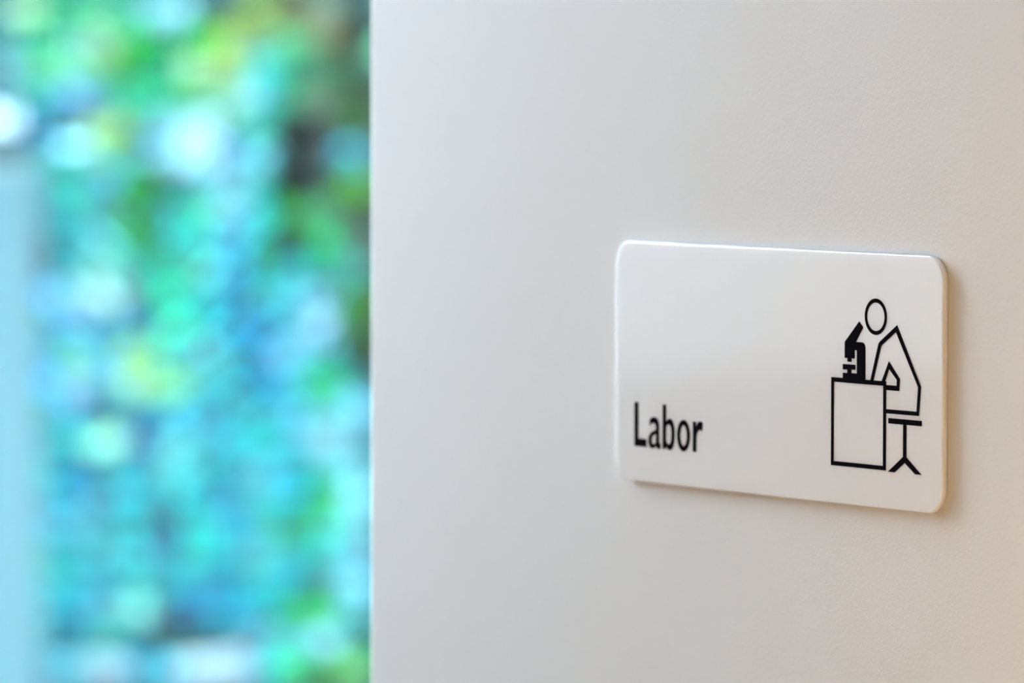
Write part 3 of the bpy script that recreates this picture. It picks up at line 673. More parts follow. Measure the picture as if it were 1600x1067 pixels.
    ('Y',-206,672,42,38,0.08,(0.1466,0.3723,0.3082)), ('T',-129,676,42,38,-0.04,(0.0550,0.3082,0.3236)), ('B',646,695,42,38,-0.08,(0.0446,0.2788,0.3556)),
    ('T',724,688,42,38,0.08,(0.0206,0.2788,0.3143)), ('B',793,695,42,38,-0.03,(0.0476,0.2788,0.3556)), ('T',864,670,42,38,0.07,(0.0584,0.2845,0.3458)),
    ('Y',943,671,42,38,-0.08,(0.1466,0.3723,0.3082)), ('T',1027,683,42,38,0.05,(0.0550,0.3082,0.3236)), ('T',1091,679,42,38,-0.08,(0.0274,0.2457,0.3022)),
    ('B',-412,736,42,38,-0.01,(0.0206,0.2457,0.3236)), ('T',-334,760,42,38,-0.10,(0.0149,0.2510,0.2933)), ('T',-277,766,42,38,0.03,(0.0149,0.2510,0.2933)),
    ('B',-178,767,42,38,-0.01,(0.0398,0.2126,0.2788)), ('B',-101,762,42,38,-0.04,(0.0417,0.2564,0.3330)), ('B',635,738,42,38,-0.02,(0.0354,0.2647,0.3330)),
    ('B',732,739,42,38,0.02,(0.0206,0.2457,0.3236)), ('B',777,738,42,38,0.04,(0.0206,0.2457,0.3236)), ('T',858,737,42,38,-0.08,(0.0584,0.3022,0.3394)),
    ('B',949,757,42,38,-0.12,(0.0398,0.2126,0.2788)), ('B',1010,770,42,38,-0.07,(0.0274,0.2053,0.3022)), ('T',1098,751,42,38,0.07,(0.0380,0.2647,0.3143)),
    ('B',-416,838,42,38,0.01,(0.0312,0.2457,0.3236)), ('T',-355,816,42,38,-0.10,(0.0149,0.2845,0.3022)), ('T',-256,814,42,38,-0.11,(0.0165,0.2126,0.2510)),
    ('T',-175,817,42,38,0.09,(0.0398,0.2200,0.2647)), ('B',-130,826,42,38,-0.07,(0.0446,0.2378,0.3143)), ('T',651,832,42,38,0.03,(0.0010,0.2250,0.1277)),
    ('B',725,841,42,38,-0.04,(0.0312,0.2457,0.3236)), ('T',795,826,42,38,-0.09,(0.0149,0.2845,0.3022)), ('T',880,831,42,38,0.08,(0.0010,0.1525,0.2126)),
    ('T',933,829,42,38,-0.01,(0.0165,0.2126,0.2510)), ('B',1028,812,42,38,-0.04,(0.0446,0.2378,0.3143)), ('B',1095,812,42,38,0.01,(0.0398,0.2564,0.3330)),
    ('B',-411,899,42,38,0.04,(0.0102,0.1890,0.2647)), ('B',-340,891,42,38,-0.04,(0.0149,0.2006,0.2788)), ('T',-250,896,42,38,-0.02,(0.0354,0.2788,0.2933)),
    ('B',-206,891,42,38,-0.08,(0.0398,0.2200,0.2788)), ('T',-100,910,42,38,0.09,(0.0354,0.2788,0.3236)), ('T',657,906,42,38,0.10,(0.0010,0.2250,0.2378)),
    ('T',717,899,42,38,0.11,(0.0297,0.2564,0.2933)), ('B',806,918,42,38,-0.00,(0.0149,0.2006,0.2788)), ('B',877,898,42,38,0.12,(0.0274,0.2250,0.3082)),
    ('B',959,894,42,38,0.10,(0.0398,0.2200,0.2788)), ('T',1008,887,42,38,0.05,(0.0239,0.2378,0.2845)), ('T',1088,902,42,38,0.03,(0.0354,0.2788,0.3236)),
    ('T',-436,984,42,38,-0.05,(0.0607,0.2510,0.2933)), ('B',-346,970,42,38,0.06,(0.0019,0.1369,0.2250)), ('T',-259,968,42,38,-0.10,(0.0799,0.3143,0.3143)),
    ('T',-199,972,42,38,-0.10,(0.0550,0.2510,0.2845)), ('B',-128,985,42,38,0.05,(0.0176,0.1734,0.2457)), ('T',657,993,42,38,0.09,(0.0550,0.3236,0.2845)),
    ('T',711,963,42,38,-0.05,(0.0149,0.2250,0.2647)), ('B',790,976,42,38,0.01,(0.0019,0.1369,0.2250)), ('T',862,988,42,38,-0.05,(0.0010,0.1466,0.1670)),
    ('T',942,989,42,38,0.07,(0.0446,0.2378,0.2564)), ('B',1012,966,42,38,0.07,(0.0206,0.2006,0.2731)), ('T',1078,962,42,38,0.01,(0.0354,0.2510,0.3143)),
    ('P',-418,1037,42,38,-0.11,(0.1890,0.3394,0.3895)), ('P',-354,1059,42,38,-0.01,(0.2200,0.3556,0.3895)), ('B',-250,1060,42,38,0.12,(0.0446,0.2200,0.3022)),
    ('P',-208,1038,42,38,-0.12,(0.1369,0.2845,0.3556)), ('P',-118,1044,42,38,-0.11,(0.0869,0.2731,0.3458)), ('E',641,1035,42,38,-0.05,(0.0398,0.3143,0.1890)),
    ('T',706,1060,42,38,-0.02,(0.0607,0.3022,0.3236)), ('P',783,1033,42,38,-0.02,(0.2200,0.3556,0.3895)), ('P',872,1056,42,38,0.10,(0.1021,0.2845,0.3723)),
    ('P',955,1040,42,38,-0.09,(0.1369,0.2845,0.3556)), ('P',1029,1060,42,38,0.00,(0.0869,0.2731,0.3458)), ('P',1107,1051,42,38,-0.05,(0.1670,0.3143,0.3723)),
    ('T',-431,1106,42,38,0.03,(0.0607,0.3022,0.3236)), ('P',-329,1138,42,38,-0.01,(0.2200,0.3556,0.3895)), ('B',-262,1139,42,38,0.08,(0.0446,0.2200,0.3022)),
    ('P',-188,1120,42,38,0.00,(0.1369,0.2845,0.3556)), ('P',-127,1112,42,38,0.04,(0.0869,0.2731,0.3458)), ('E',657,1125,42,38,-0.02,(0.0398,0.3143,0.1890)),
    ('T',710,1122,42,38,0.07,(0.0607,0.3022,0.3236)), ('P',790,1140,42,38,-0.08,(0.2200,0.3556,0.3895)), ('P',861,1124,42,38,-0.02,(0.1021,0.2845,0.3723)),
    ('P',956,1135,42,38,0.10,(0.1369,0.2845,0.3556)), ('P',1024,1107,42,38,0.02,(0.0869,0.2731,0.3458)), ('B',1097,1123,42,38,-0.05,(0.0476,0.2250,0.3143)),
    ('H',-471,-103,54,52,-0.32,(0.018,0.080,0.077)), ('H',-389,-125,54,52,0.01,(0.018,0.080,0.076)), ('H',-296,-101,54,52,0.11,(0.019,0.081,0.075)),
    ('H',-240,-103,54,52,-0.26,(0.019,0.081,0.074)), ('H',-148,-106,54,52,-0.15,(0.019,0.082,0.072)), ('H',-69,-102,54,52,0.36,(0.020,0.084,0.070)),
    ('H',16,-124,54,52,-0.17,(0.019,0.084,0.067)), ('H',93,-129,54,52,0.38,(0.019,0.084,0.064)), ('H',175,-130,54,52,-0.24,(0.019,0.083,0.062)),
    ('H',259,-118,54,52,0.19,(0.020,0.080,0.058)), ('H',373,-114,54,52,0.25,(0.021,0.072,0.048)), ('H',424,-128,54,52,0.37,(0.021,0.068,0.046)),
    ('H',510,-129,54,52,-0.01,(0.020,0.062,0.044)), ('H',602,-118,54,52,-0.36,(0.018,0.058,0.043)), ('H',685,-101,54,52,-0.28,(0.017,0.059,0.046)),
    ('H',796,-132,54,52,0.39,(0.017,0.064,0.053)), ('H',870,-114,54,52,-0.29,(0.016,0.065,0.056)), ('H',930,-109,54,52,-0.26,(0.016,0.066,0.059)),
    ('H',1019,-107,54,52,0.30,(0.016,0.068,0.061)), ('H',1097,-101,54,52,0.03,(0.016,0.069,0.064)), ('H',-484,-53,54,52,-0.09,(0.018,0.079,0.077)),
    ('H',-376,-46,54,52,-0.29,(0.019,0.080,0.076)), ('H',-326,-52,54,52,-0.12,(0.019,0.080,0.076)), ('H',-211,-54,54,52,-0.25,(0.019,0.082,0.074)),
    ('H',-126,-18,54,52,0.38,(0.020,0.083,0.073)), ('H',-70,-43,54,52,0.36,(0.020,0.085,0.071)), ('H',23,-29,54,52,-0.15,(0.021,0.088,0.067)),
    ('H',88,-44,54,52,0.20,(0.017,0.088,0.061)), ('H',203,-35,54,52,-0.03,(0.019,0.088,0.063)), ('H',277,-40,54,52,0.03,(0.021,0.082,0.058)),
    ('H',373,-49,54,52,0.08,(0.023,0.070,0.039)), ('H',461,-24,54,52,-0.26,(0.026,0.058,0.031)), ('H',546,-24,54,52,-0.27,(0.019,0.042,0.027)),
    ('H',602,-49,54,52,-0.36,(0.018,0.048,0.034)), ('H',715,-41,54,52,0.30,(0.017,0.057,0.045)), ('H',764,-57,54,52,0.30,(0.017,0.060,0.049)),
    ('H',875,-18,54,52,0.15,(0.016,0.064,0.056)), ('H',949,-27,54,52,-0.33,(0.016,0.066,0.059)), ('H',1033,-40,54,52,-0.28,(0.016,0.068,0.062)),
    ('H',1120,-45,54,52,0.01,(0.016,0.069,0.064)), ('H',-485,36,54,52,-0.11,(0.018,0.079,0.078)), ('H',-391,63,54,52,0.35,(0.019,0.080,0.078)),
    ('H',-297,57,54,52,-0.17,(0.019,0.080,0.078)), ('H',-208,34,54,52,-0.30,(0.020,0.082,0.076)), ('H',-143,53,54,52,-0.13,(0.020,0.082,0.076)),
    ('H',-54,35,54,52,0.37,(0.021,0.084,0.072)), ('H',22,43,54,52,0.03,(0.021,0.085,0.068)), ('H',122,63,54,52,0.02,(0.023,0.096,0.068)),
    ('H',189,48,54,52,-0.34,(0.019,0.088,0.055)), ('H',273,57,54,52,0.22,(0.014,0.081,0.052)), ('H',342,58,54,52,-0.09,(0.028,0.084,0.040)),
    ('H',463,38,54,52,-0.23,(0.025,0.059,0.030)), ('H',529,59,54,52,-0.06,(0.018,0.039,0.025)), ('H',626,52,54,52,-0.11,(0.015,0.042,0.030)),
    ('H',688,44,54,52,-0.08,(0.016,0.051,0.040)), ('H',774,50,54,52,0.30,(0.016,0.058,0.049)), ('H',867,29,54,52,-0.22,(0.016,0.063,0.055)),
    ('H',942,48,54,52,-0.29,(0.016,0.065,0.059)), ('H',1015,36,54,52,-0.17,(0.016,0.067,0.062)), ('H',1097,45,54,52,0.34,(0.016,0.069,0.064)),
    ('H',-478,135,54,52,0.26,(0.018,0.079,0.080)), ('H',-382,142,54,52,-0.05,(0.019,0.080,0.080)), ('H',-304,110,54,52,0.30,(0.019,0.080,0.079)),
    ('H',-232,125,54,52,0.31,(0.020,0.081,0.079)), ('H',-152,113,54,52,0.26,(0.021,0.082,0.079)), ('H',-56,109,54,52,-0.38,(0.022,0.083,0.079)),
    ('H',18,106,54,52,0.27,(0.022,0.081,0.077)), ('H',95,116,54,52,-0.09,(0.021,0.093,0.076)), ('H',192,123,54,52,0.10,(0.016,0.082,0.052)),
    ('H',282,123,54,52,-0.32,(0.019,0.090,0.058)), ('H',379,133,54,52,-0.33,(0.027,0.091,0.071)), ('H',441,136,54,52,0.39,(0.012,0.066,0.052)),
    ('H',510,106,54,52,-0.02,(0.015,0.044,0.029)), ('H',608,141,54,52,0.26,(0.013,0.040,0.029)), ('H',689,122,54,52,0.07,(0.015,0.051,0.041)),
    ('H',795,114,54,52,-0.09,(0.015,0.059,0.051)), ('H',847,131,54,52,-0.38,(0.015,0.062,0.055)), ('H',965,126,54,52,0.06,(0.015,0.066,0.061)),
    ('H',1015,115,54,52,-0.02,(0.015,0.067,0.062)), ('H',1130,127,54,52,-0.17,(0.015,0.069,0.066)), ('H',-460,214,54,52,0.02,(0.018,0.079,0.081)),
    ('H',-407,199,54,52,0.32,(0.019,0.079,0.081)), ('H',-326,209,54,52,0.10,(0.019,0.080,0.081)), ('H',-233,218,54,52,0.33,(0.020,0.080,0.081)),
    ('H',-129,217,54,52,-0.24,(0.021,0.080,0.083)), ('H',-77,205,54,52,-0.15,(0.023,0.081,0.085)), ('H',11,222,54,52,-0.23,(0.029,0.079,0.095)),
    ('H',120,225,54,52,-0.30,(0.023,0.089,0.086)), ('H',208,203,54,52,-0.23,(0.020,0.090,0.076)), ('H',263,189,54,52,-0.00,(0.030,0.095,0.091)),
    ('H',355,222,54,52,0.27,(0.025,0.087,0.092)), ('H',426,204,54,52,-0.09,(0.011,0.059,0.055)), ('H',515,198,54,52,-0.19,(0.012,0.034,0.027)),
    ('H',619,201,54,52,-0.31,(0.013,0.046,0.036)), ('H',684,205,54,52,0.05,(0.014,0.053,0.044)), ('H',769,215,54,52,-0.23,(0.014,0.059,0.052)),
    ('H',870,212,54,52,-0.26,(0.015,0.064,0.058)), ('H',958,203,54,52,0.03,(0.015,0.066,0.062)), ('H',1035,213,54,52,-0.05,(0.015,0.068,0.065)),
    ('H',1098,219,54,52,0.29,(0.015,0.069,0.066)), ('H',-480,293,54,52,-0.19,(0.018,0.079,0.082)), ('H',-380,297,54,52,-0.22,(0.018,0.079,0.082)),
    ('H',-299,309,54,52,-0.12,(0.019,0.079,0.083)), ('H',-208,289,54,52,-0.26,(0.020,0.079,0.083)), ('H',-135,283,54,52,0.19,(0.020,0.079,0.084)),
    ('H',-56,274,54,52,0.02,(0.023,0.078,0.087)), ('H',38,289,54,52,0.03,(0.022,0.077,0.088)), ('H',122,287,54,52,-0.01,(0.014,0.079,0.078)),
    ('H',195,302,54,52,-0.24,(0.011,0.071,0.058)), ('H',259,300,54,52,0.04,(0.010,0.071,0.061)), ('H',352,305,54,52,0.31,(0.020,0.085,0.093)),
    ('H',445,309,54,52,0.27,(0.006,0.048,0.040)), ('H',537,281,54,52,-0.39,(0.012,0.046,0.031)), ('H',619,299,54,52,-0.12,(0.013,0.051,0.040)),
    ('H',695,292,54,52,-0.20,(0.013,0.057,0.050)), ('H',787,292,54,52,-0.09,(0.014,0.062,0.057)), ('H',848,292,54,52,-0.14,(0.014,0.065,0.060)),
    ('H',956,276,54,52,-0.08,(0.015,0.067,0.064)), ('H',1019,286,54,52,0.06,(0.015,0.069,0.066)), ('H',1100,272,54,52,-0.01,(0.015,0.070,0.068)),
    ('I',-491,372,54,52,-0.27,(0.018,0.079,0.083)), ('I',-411,373,54,52,0.34,(0.018,0.079,0.084)), ('I',-297,372,54,52,-0.08,(0.019,0.079,0.085)),
    ('I',-245,363,54,52,-0.15,(0.019,0.079,0.085)), ('I',-126,356,54,52,0.36,(0.020,0.078,0.086)), ('I',-60,369,54,52,-0.19,(0.021,0.075,0.087)),
    ('I',42,359,54,52,0.06,(0.017,0.068,0.083)), ('I',108,359,54,52,-0.22,(0.012,0.073,0.079)), ('I',211,383,54,52,0.19,(0.008,0.074,0.060)),
    ('I',292,355,54,52,0.16,(0.010,0.087,0.078)), ('I',370,361,54,52,-0.03,(0.013,0.080,0.089)), ('I',462,365,54,52,0.21,(0.005,0.049,0.035)),
    ('I',514,378,54,52,-0.18,(0.010,0.059,0.040)), ('I',612,366,54,52,0.30,(0.013,0.053,0.043)), ('I',705,372,54,52,0.15,(0.013,0.061,0.056)),
    ('I',777,384,54,52,-0.19,(0.014,0.065,0.062)), ('I',865,375,54,52,-0.09,(0.014,0.067,0.065)), ('I',929,358,54,52,0.11,(0.015,0.068,0.066)),
    ('I',1020,382,54,52,0.00,(0.015,0.070,0.069)), ('I',1134,385,54,52,0.18,(0.015,0.072,0.071)), ('I',-485,435,54,52,0.05,(0.018,0.079,0.084)),
    ('I',-386,470,54,52,-0.24,(0.018,0.079,0.085)), ('I',-325,473,54,52,0.19,(0.018,0.079,0.086)), ('I',-228,463,54,52,-0.28,(0.019,0.079,0.087)),
    ('I',-142,460,54,52,0.08,(0.020,0.079,0.089)), ('I',-73,439,54,52,0.10,(0.021,0.077,0.090)), ('I',39,439,54,52,-0.39,(0.022,0.074,0.092)),
    ('I',91,465,54,52,-0.09,(0.023,0.084,0.103)), ('I',190,473,54,52,0.09,(0.019,0.087,0.090)), ('I',266,462,54,52,-0.40,(0.008,0.091,0.078)),
    ('I',351,461,54,52,-0.26,(0.007,0.074,0.089)), ('I',425,454,54,52,-0.14,(0.008,0.072,0.084)), ('I',546,438,54,52,0.24,(0.013,0.056,0.048)),
    ('I',607,466,54,52,-0.04,(0.013,0.058,0.052)), ('I',702,447,54,52,-0.22,(0.014,0.065,0.062)), ('I',778,466,54,52,-0.12,(0.014,0.068,0.067)),
    ('I',853,450,54,52,-0.32,(0.014,0.069,0.068)), ('I',940,456,54,52,0.04,(0.015,0.071,0.070)), ('I',1035,445,54,52,-0.38,(0.015,0.071,0.071)),
    ('I',1097,447,54,52,-0.24,(0.015,0.072,0.072)), ('I',-477,526,54,52,0.21,(0.018,0.079,0.085)), ('I',-391,542,54,52,0.19,(0.018,0.079,0.087)),
    ('I',-311,533,54,52,-0.15,(0.018,0.079,0.087)), ('I',-245,547,54,52,0.00,(0.019,0.079,0.089)), ('I',-160,553,54,52,0.07,(0.020,0.079,0.091)),
    ('I',-55,533,54,52,-0.30,(0.023,0.080,0.096)), ('I',43,522,54,52,-0.11,(0.023,0.080,0.101)), ('I',127,520,54,52,-0.00,(0.021,0.084,0.101)),
    ('I',191,525,54,52,0.34,(0.017,0.085,0.085)), ('I',272,516,54,52,-0.02,(0.013,0.095,0.084)), ('I',340,544,54,52,0.30,(0.010,0.084,0.095)),
    ('I',460,517,54,52,0.14,(0.014,0.076,0.096)), ('I',520,534,54,52,-0.16,(0.016,0.069,0.074)), ('I',604,521,54,52,0.10,(0.013,0.059,0.055)),
    ('I',679,554,54,52,-0.36,(0.015,0.070,0.071)), ('I',798,523,54,52,-0.33,(0.015,0.071,0.072)), ('I',873,537,54,52,0.22,(0.015,0.072,0.073)),
    ('I',948,541,54,52,-0.33,(0.015,0.073,0.074)), ('I',1038,536,54,52,0.37,(0.015,0.073,0.074)), ('I',1096,518,54,52,0.14,(0.015,0.073,0.073)),
    ('I',-462,614,54,52,0.17,(0.018,0.079,0.087)), ('I',-393,613,54,52,-0.03,(0.018,0.079,0.087)), ('I',-307,599,54,52,-0.16,(0.018,0.079,0.089)),
    ('I',-218,608,54,52,-0.02,(0.019,0.079,0.090)), ('I',-153,612,54,52,0.12,(0.020,0.080,0.092)), ('I',-50,636,54,52,-0.02,(0.023,0.081,0.097)),
    ('I',12,611,54,52,-0.35,(0.026,0.083,0.100)), ('I',97,621,54,52,0.09,(0.021,0.082,0.101)), ('I',181,605,54,52,-0.32,(0.023,0.087,0.091)),
    ('I',263,618,54,52,-0.20,(0.018,0.092,0.089)), ('I',375,620,54,52,-0.13,(0.010,0.078,0.099)), ('I',441,599,54,52,0.19,(0.010,0.076,0.095)),
    ('I',538,612,54,52,0.18,(0.016,0.077,0.079)), ('I',602,606,54,52,-0.22,(0.017,0.074,0.077)), ('I',683,622,54,52,0.11,(0.016,0.076,0.080)),
    ('I',789,602,54,52,0.21,(0.015,0.074,0.077)), ('I',863,613,54,52,0.00,(0.015,0.075,0.077)), ('I',945,606,54,52,-0.08,(0.015,0.074,0.076)),
    ('I',1037,626,54,52,0.33,(0.015,0.074,0.076)), ('I',1103,633,54,52,0.24,(0.015,0.075,0.076)), ('I',-471,719,54,52,-0.29,(0.018,0.078,0.087)),
    ('I',-384,715,54,52,-0.30,(0.018,0.079,0.088)), ('I',-308,717,54,52,-0.17,(0.018,0.079,0.090)), ('I',-213,716,54,52,-0.05,(0.019,0.079,0.092)),
    ('I',-158,688,54,52,0.26,(0.019,0.079,0.093)), ('I',-63,692,54,52,-0.05,(0.021,0.080,0.096)), ('I',41,690,54,52,-0.39,(0.021,0.080,0.097)),
    ('I',125,692,54,52,-0.09,(0.017,0.083,0.094)), ('I',211,691,54,52,-0.33,(0.012,0.072,0.088)), ('I',291,689,54,52,-0.22,(0.013,0.083,0.100)),
    ('I',377,689,54,52,0.32,(0.010,0.081,0.099)), ('I',437,692,54,52,-0.23,(0.012,0.083,0.100)), ('I',529,702,54,52,-0.08,(0.023,0.089,0.098)),
    ('I',612,691,54,52,0.27,(0.022,0.086,0.092)), ('I',713,710,54,52,0.26,(0.018,0.081,0.085)), ('I',762,690,54,52,-0.24,(0.016,0.078,0.082)),
    ('I',850,718,54,52,0.32,(0.016,0.077,0.081)), ('I',964,702,54,52,-0.31,(0.015,0.076,0.078)), ('I',1029,682,54,52,0.32,(0.015,0.075,0.077)),
    ('I',1106,691,54,52,0.36,(0.015,0.075,0.077)), ('I',-491,798,54,52,-0.15,(0.018,0.078,0.088)), ('I',-389,766,54,52,0.32,(0.018,0.079,0.089)),
    ('I',-316,775,54,52,0.12,(0.018,0.079,0.090)), ('I',-224,772,54,52,-0.30,(0.019,0.079,0.092)), ('I',-140,762,54,52,0.30,(0.019,0.079,0.094)),
    ('I',-66,768,54,52,-0.14,(0.021,0.080,0.096)), ('I',8,774,54,52,0.03,(0.023,0.080,0.099)), ('I',104,775,54,52,-0.17,(0.012,0.072,0.094)),
    ('I',191,793,54,52,-0.05,(0.011,0.071,0.087)), ('I',286,781,54,52,-0.30,(0.007,0.076,0.090)), ('I',346,795,54,52,-0.02,(0.007,0.075,0.092)),
    ('I',439,782,54,52,0.28,(0.009,0.079,0.085)), ('I',523,776,54,52,-0.11,(0.019,0.091,0.083)), ('I',592,783,54,52,-0.02,(0.027,0.094,0.097)),
    ('I',695,780,54,52,-0.02,(0.019,0.083,0.087)), ('I',788,769,54,52,0.39,(0.017,0.080,0.083)), ('I',848,796,54,52,-0.26,(0.016,0.079,0.082)),
    ('I',959,772,54,52,-0.34,(0.016,0.077,0.080)), ('I',1033,795,54,52,0.28,(0.015,0.077,0.079)), ('I',1131,801,54,52,-0.36,(0.015,0.076,0.078)),
    ('I',-484,848,54,52,0.20,(0.017,0.078,0.088)), ('I',-397,873,54,52,0.24,(0.018,0.078,0.089)), ('I',-292,871,54,52,0.30,(0.018,0.078,0.091)),
    ('I',-226,847,54,52,0.31,(0.019,0.079,0.092)), ('I',-160,847,54,52,0.26,(0.019,0.079,0.094)), ('I',-68,870,54,52,-0.38,(0.021,0.080,0.097)),
    ('I',12,872,54,52,-0.37,(0.026,0.082,0.100)), ('I',108,881,54,52,-0.23,(0.011,0.076,0.091)), ('I',200,873,54,52,0.10,(0.011,0.074,0.088)),
    ('I',286,871,54,52,-0.39,(0.006,0.071,0.088)), ('I',347,865,54,52,0.38,(0.007,0.074,0.089)), ('I',432,867,54,52,-0.30,(0.008,0.077,0.080)),
    ('I',541,861,54,52,0.02,(0.023,0.089,0.093)), ('I',618,849,54,52,0.18,(0.022,0.088,0.091)), ('I',707,878,54,52,-0.17,(0.018,0.083,0.085)),
    ('I',769,850,54,52,0.32,(0.017,0.081,0.084)), ('I',861,859,54,52,0.02,(0.016,0.079,0.082)), ('I',955,856,54,52,-0.13,(0.016,0.078,0.081)),
    ('I',1042,875,54,52,-0.16,(0.015,0.077,0.080)), ('I',1098,881,54,52,0.18,(0.015,0.077,0.079)), ('I',-476,942,54,52,0.37,(0.017,0.078,0.088)),
    ('I',-398,934,54,52,-0.32,(0.018,0.078,0.089)), ('I',-317,950,54,52,-0.11,(0.018,0.078,0.091)), ('I',-210,951,54,52,-0.03,(0.019,0.079,0.093)),
    ('I',-137,950,54,52,0.09,(0.020,0.079,0.095)), ('I',-60,946,54,52,-0.01,(0.023,0.081,0.098)), ('I',37,933,54,52,0.23,(0.024,0.082,0.101)),
    ('I',99,959,54,52,-0.34,(0.012,0.071,0.090)), ('I',191,943,54,52,0.17,(0.015,0.077,0.088)), ('I',264,936,54,52,-0.29,(0.007,0.062,0.079)),
    ('I',362,949,54,52,-0.40,(0.006,0.064,0.084)), ('I',431,933,54,52,0.37,(0.007,0.075,0.076)), ('I',526,948,54,52,-0.17,(0.017,0.084,0.075)),
    ('I',618,958,54,52,0.14,(0.019,0.083,0.080)), ('I',676,943,54,52,-0.01,(0.018,0.083,0.082)), ('I',761,957,54,52,-0.14,(0.017,0.081,0.081)),
    ('I',855,951,54,52,0.07,(0.016,0.079,0.081)), ('I',947,960,54,52,0.02,(0.016,0.078,0.081)), ('I',1025,928,54,52,0.04,(0.015,0.078,0.080)),
    ('I',1110,947,54,52,-0.12,(0.015,0.077,0.080)), ('I',-499,1009,54,52,-0.27,(0.017,0.078,0.088)), ('I',-412,1042,54,52,0.06,(0.018,0.078,0.089)),
    ('I',-322,1036,54,52,0.11,(0.018,0.078,0.090)), ('I',-245,1038,54,52,-0.22,(0.019,0.078,0.092)), ('I',-124,1013,54,52,-0.17,(0.021,0.079,0.095)),
    ('I',-70,1042,54,52,0.25,(0.025,0.081,0.098)), ('I',27,1013,54,52,-0.06,(0.029,0.082,0.102)), ('I',116,1010,54,52,0.34,(0.013,0.068,0.087)),
    ('I',205,1045,54,52,0.16,(0.018,0.071,0.091)), ('I',280,1047,54,52,-0.19,(0.029,0.081,0.099)), ('I',352,1012,54,52,-0.26,(0.019,0.073,0.089)),
    ('I',455,1011,54,52,0.20,(0.015,0.090,0.078)), ('I',523,1043,54,52,0.21,(0.014,0.078,0.052)), ('I',619,1041,54,52,-0.37,(0.017,0.080,0.065)),
    ('I',686,1022,54,52,-0.06,(0.017,0.081,0.076)), ('I',786,1043,54,52,0.19,(0.016,0.080,0.080)), ('I',881,1035,54,52,-0.11,(0.016,0.079,0.081)),
    ('I',948,1037,54,52,0.25,(0.016,0.078,0.081)), ('I',1026,1022,54,52,0.09,(0.015,0.078,0.081)), ('I',1105,1043,54,52,-0.40,(0.015,0.077,0.080)),
    ('I',-474,1109,54,52,-0.24,(0.017,0.078,0.088)), ('I',-393,1108,54,52,0.37,(0.018,0.078,0.089)), ('I',-296,1113,54,52,0.30,(0.018,0.078,0.090)),
    ('I',-212,1096,54,52,0.26,(0.019,0.078,0.092)), ('I',-130,1129,54,52,0.21,(0.020,0.078,0.094)), ('I',-64,1098,54,52,0.12,(0.024,0.080,0.097)),
    ('I',12,1120,54,52,0.06,(0.026,0.080,0.098)), ('I',121,1104,54,52,-0.16,(0.021,0.077,0.096)), ('I',208,1116,54,52,-0.10,(0.020,0.075,0.092)),
    ('I',278,1107,54,52,0.11,(0.025,0.080,0.095)), ('I',360,1101,54,52,0.38,(0.028,0.086,0.095)), ('I',459,1120,54,52,-0.18,(0.016,0.083,0.075)),
    ('I',515,1119,54,52,0.26,(0.015,0.081,0.066)), ('I',618,1098,54,52,0.18,(0.017,0.080,0.066)), ('I',696,1104,54,52,0.07,(0.016,0.080,0.075)),
    ('I',777,1115,54,52,0.20,(0.016,0.080,0.079)), ('I',883,1094,54,52,0.06,(0.016,0.079,0.081)), ('I',965,1116,54,52,0.06,(0.016,0.078,0.081)),
    ('I',1046,1091,54,52,0.23,(0.015,0.078,0.081)), ('I',1120,1113,54,52,-0.15,(0.015,0.077,0.080)), ('I',-475,1177,54,52,0.02,(0.017,0.078,0.088)),
    ('I',-405,1209,54,52,0.24,(0.017,0.078,0.089)), ('I',-313,1202,54,52,-0.09,(0.018,0.078,0.090)), ('I',-227,1178,54,52,0.29,(0.018,0.078,0.091)),
    ('I',-133,1202,54,52,-0.33,(0.019,0.078,0.092)), ('I',-47,1172,54,52,0.05,(0.021,0.078,0.094)), ('I',23,1174,54,52,-0.06,(0.021,0.078,0.094)),
    ('I',123,1196,54,52,-0.15,(0.019,0.076,0.092)), ('I',204,1186,54,52,0.32,(0.019,0.076,0.090)), ('I',272,1175,54,52,0.38,(0.020,0.078,0.090)),
    ('I',342,1182,54,52,0.22,(0.020,0.080,0.088)), ('I',428,1193,54,52,0.29,(0.018,0.080,0.082)), ('I',531,1185,54,52,0.21,(0.016,0.080,0.075)),
    ('I',625,1195,54,52,0.10,(0.016,0.080,0.076)), ('I',688,1188,54,52,0.39,(0.016,0.079,0.077)), ('I',798,1172,54,52,-0.24,(0.016,0.079,0.080)),
    ('I',853,1203,54,52,-0.24,(0.016,0.079,0.080)), ('I',934,1202,54,52,-0.26,(0.016,0.078,0.081)), ('I',1051,1190,54,52,0.32,(0.015,0.078,0.081)),
    ('I',1128,1180,54,52,0.23,(0.015,0.077,0.080)),
#SPOTS_END
]

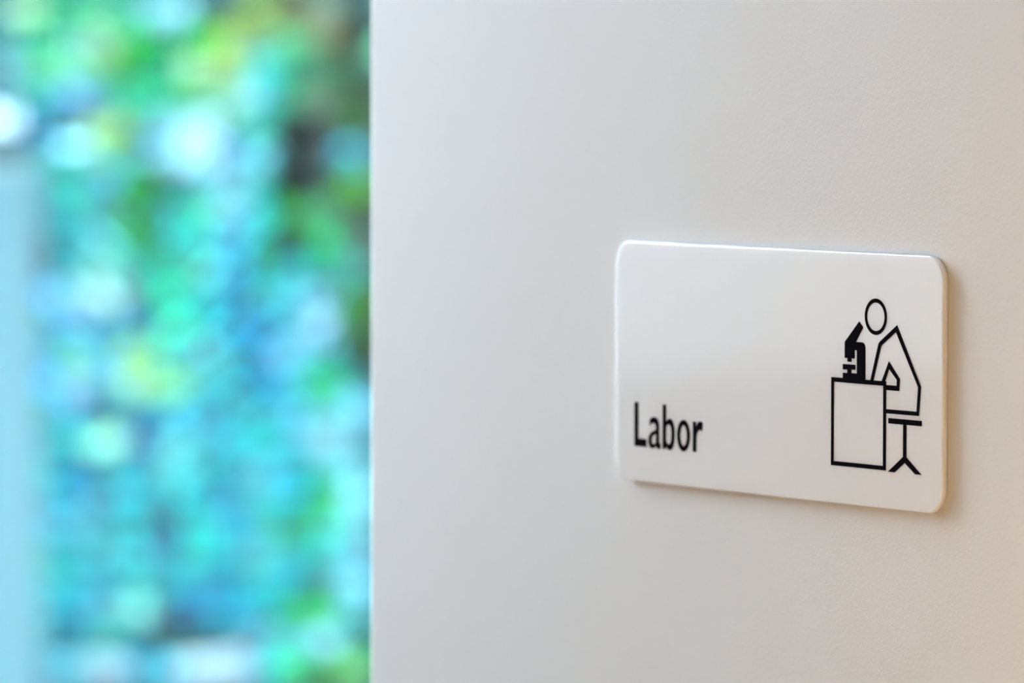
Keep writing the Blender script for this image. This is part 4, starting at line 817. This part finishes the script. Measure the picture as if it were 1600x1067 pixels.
PLANTS = {
    'G': ('leafy_tree', 'tall out-of-focus tree with bright green leaves at top of window view', 'tree', 230, 9.5, M_palebark, 0.01),
    'O': ('broadleaf_tree', 'out-of-focus olive-leaved tree with thick brown trunk right beside the wall edge', 'tree', 660, 9.1, M_bark, 0.06),
    'T': ('turquoise_shrub', 'out-of-focus shrub with turquoise leaves spread across the middle of window view', 'shrub', 390, 10.5, M_palebark, 0.006),
    'B': ('blue_leaved_shrub', 'out-of-focus shrub with deep blue leaves low in the window view', 'shrub', 330, 10.9, M_palebark, 0.006),
    'P': ('pale_leaved_shrub', 'out-of-focus shrub with pale icy blue leaves along lower window view', 'shrub', 500, 10.2, M_palebark, 0.006),
    'E': ('emerald_shrub', 'out-of-focus shrub with emerald green leaves, strongest in lower right of window view', 'shrub', 470, 9.7, M_palebark, 0.006),
    'Y': ('lime_bush', 'out-of-focus bush with pale lime leaves in centre of window view', 'shrub', 255, 9.9, M_palebark, 0.006),
    'W': ('highlight_sprays', 'out-of-focus bright highlights put in as pale leaf sprays, large round blurs', 'shrub', 300, 9.3, M_palebark, 0.006),  # bright gaps and highlights in the foliage, painted as pale leaf sprays
    'H': ('background_tree', 'hazy green tree behind the bright green one', 'tree', 200, 13.3, M_palebark, 0.01),
    'I': ('background_hedge', 'hazy blue-green hedge behind the low shrubs', 'hedge', 260, 12.1, M_palebark, 0.01),
}
for key, (nm, lab, cat, bx_, t_, bark_, tr_) in PLANTS.items():
    plant(nm, lab, cat, bx_, t_, [s[1:] for s in SPOTS if s[0] == key], bark_, tr_, back=0.1 if key == 'O' else 0.6)

# white post standing in the garden at the left edge of the view
M_post = mat('pale_post_paint', (0.0256, 0.0715, 0.082), 0.7, 0.3)
pb = at(-12, 533, 9.7)
post = empty('garden_post', (pb.x, pb.y, -0.4))
tag(post, 'pale blue upright post in the garden at far left of window view', 'post')
w_ = 0.077
pm = box_mesh(-w_, w_, -w_, w_, 0, 1.84, bevel=0.008)
pm.transform(Matrix.Rotation(-ALPHA, 4, 'Z'))
link('shaft', pm, M_post, post)
pm = box_mesh(-w_ - .02, w_ + .02, -w_ - .02, w_ + .02, 0, 0.06, bevel=0.006)
pm.transform(Matrix.Rotation(-ALPHA, 4, 'Z'))
link('base', pm, M_post, post)

# unseen hedge added outside the room windows to tone the sign's reflection


def reflection_hedge(name, label, x0, y0, x1, y1, height, depth, colour, n):
    a, b = Vector((x0, y0, 0)), Vector((x1, y1, 0))
    root = empty(name, ((x0 + x1) / 2, (y0 + y1) / 2, -0.4))
    tag(root, label, 'hedge', 'added hedges')
    d = (b - a).normalized()
    c = (a + b) / 2
    side = Vector((-d.y, d.x, 0))
    L = (b - a).length
    for k in range(n):
        for lev in range(4):
            o = link('leaf_spray', spray_mesh(L / n * .8, height / 4 * .75, 40), M_leaf, root)
            o.location = d * (L * ((k + .5) / n - .5)) + Vector((0, 0, height * (lev + .5) / 4)) + side * random.uniform(-.1, .1)
            v = random.uniform(.8, 1.2)
            o.color = (*[q * v for q in colour], 1)
        vs, fs = tube([d * (L * ((k + .5) / n - .5)), d * (L * ((k + .5) / n - .5)) + Vector((0, 0, height * .8))], [.02, .008], 6)
        me = bpy.data.meshes.new('stem')
        me.from_pydata(vs, [], fs)
        link('stem', me, M_bark, root)
    return root


reflection_hedge('reflection_hedge', 'unseen low pale hedge added outside the side window for the sign reflection', -1.75, -1.3, -1.9, 0.2, 2.05, .4, (0.17, 0.18, 0.18), 5)

# painted garden wall closing the view behind the plants
gw = at(300, 533, 15.0)
gm_ = box_mesh(-4.0, 4.0, 0, 0.2, 0, 2.7)
gm_.transform(Matrix.Translation((gw.x, gw.y, -0.4)) @ Matrix.Rotation(math.radians(56), 4, 'Z'))
gwo = link('wall_garden', gm_, M_gardenwall)
gwo['kind'] = 'structure'
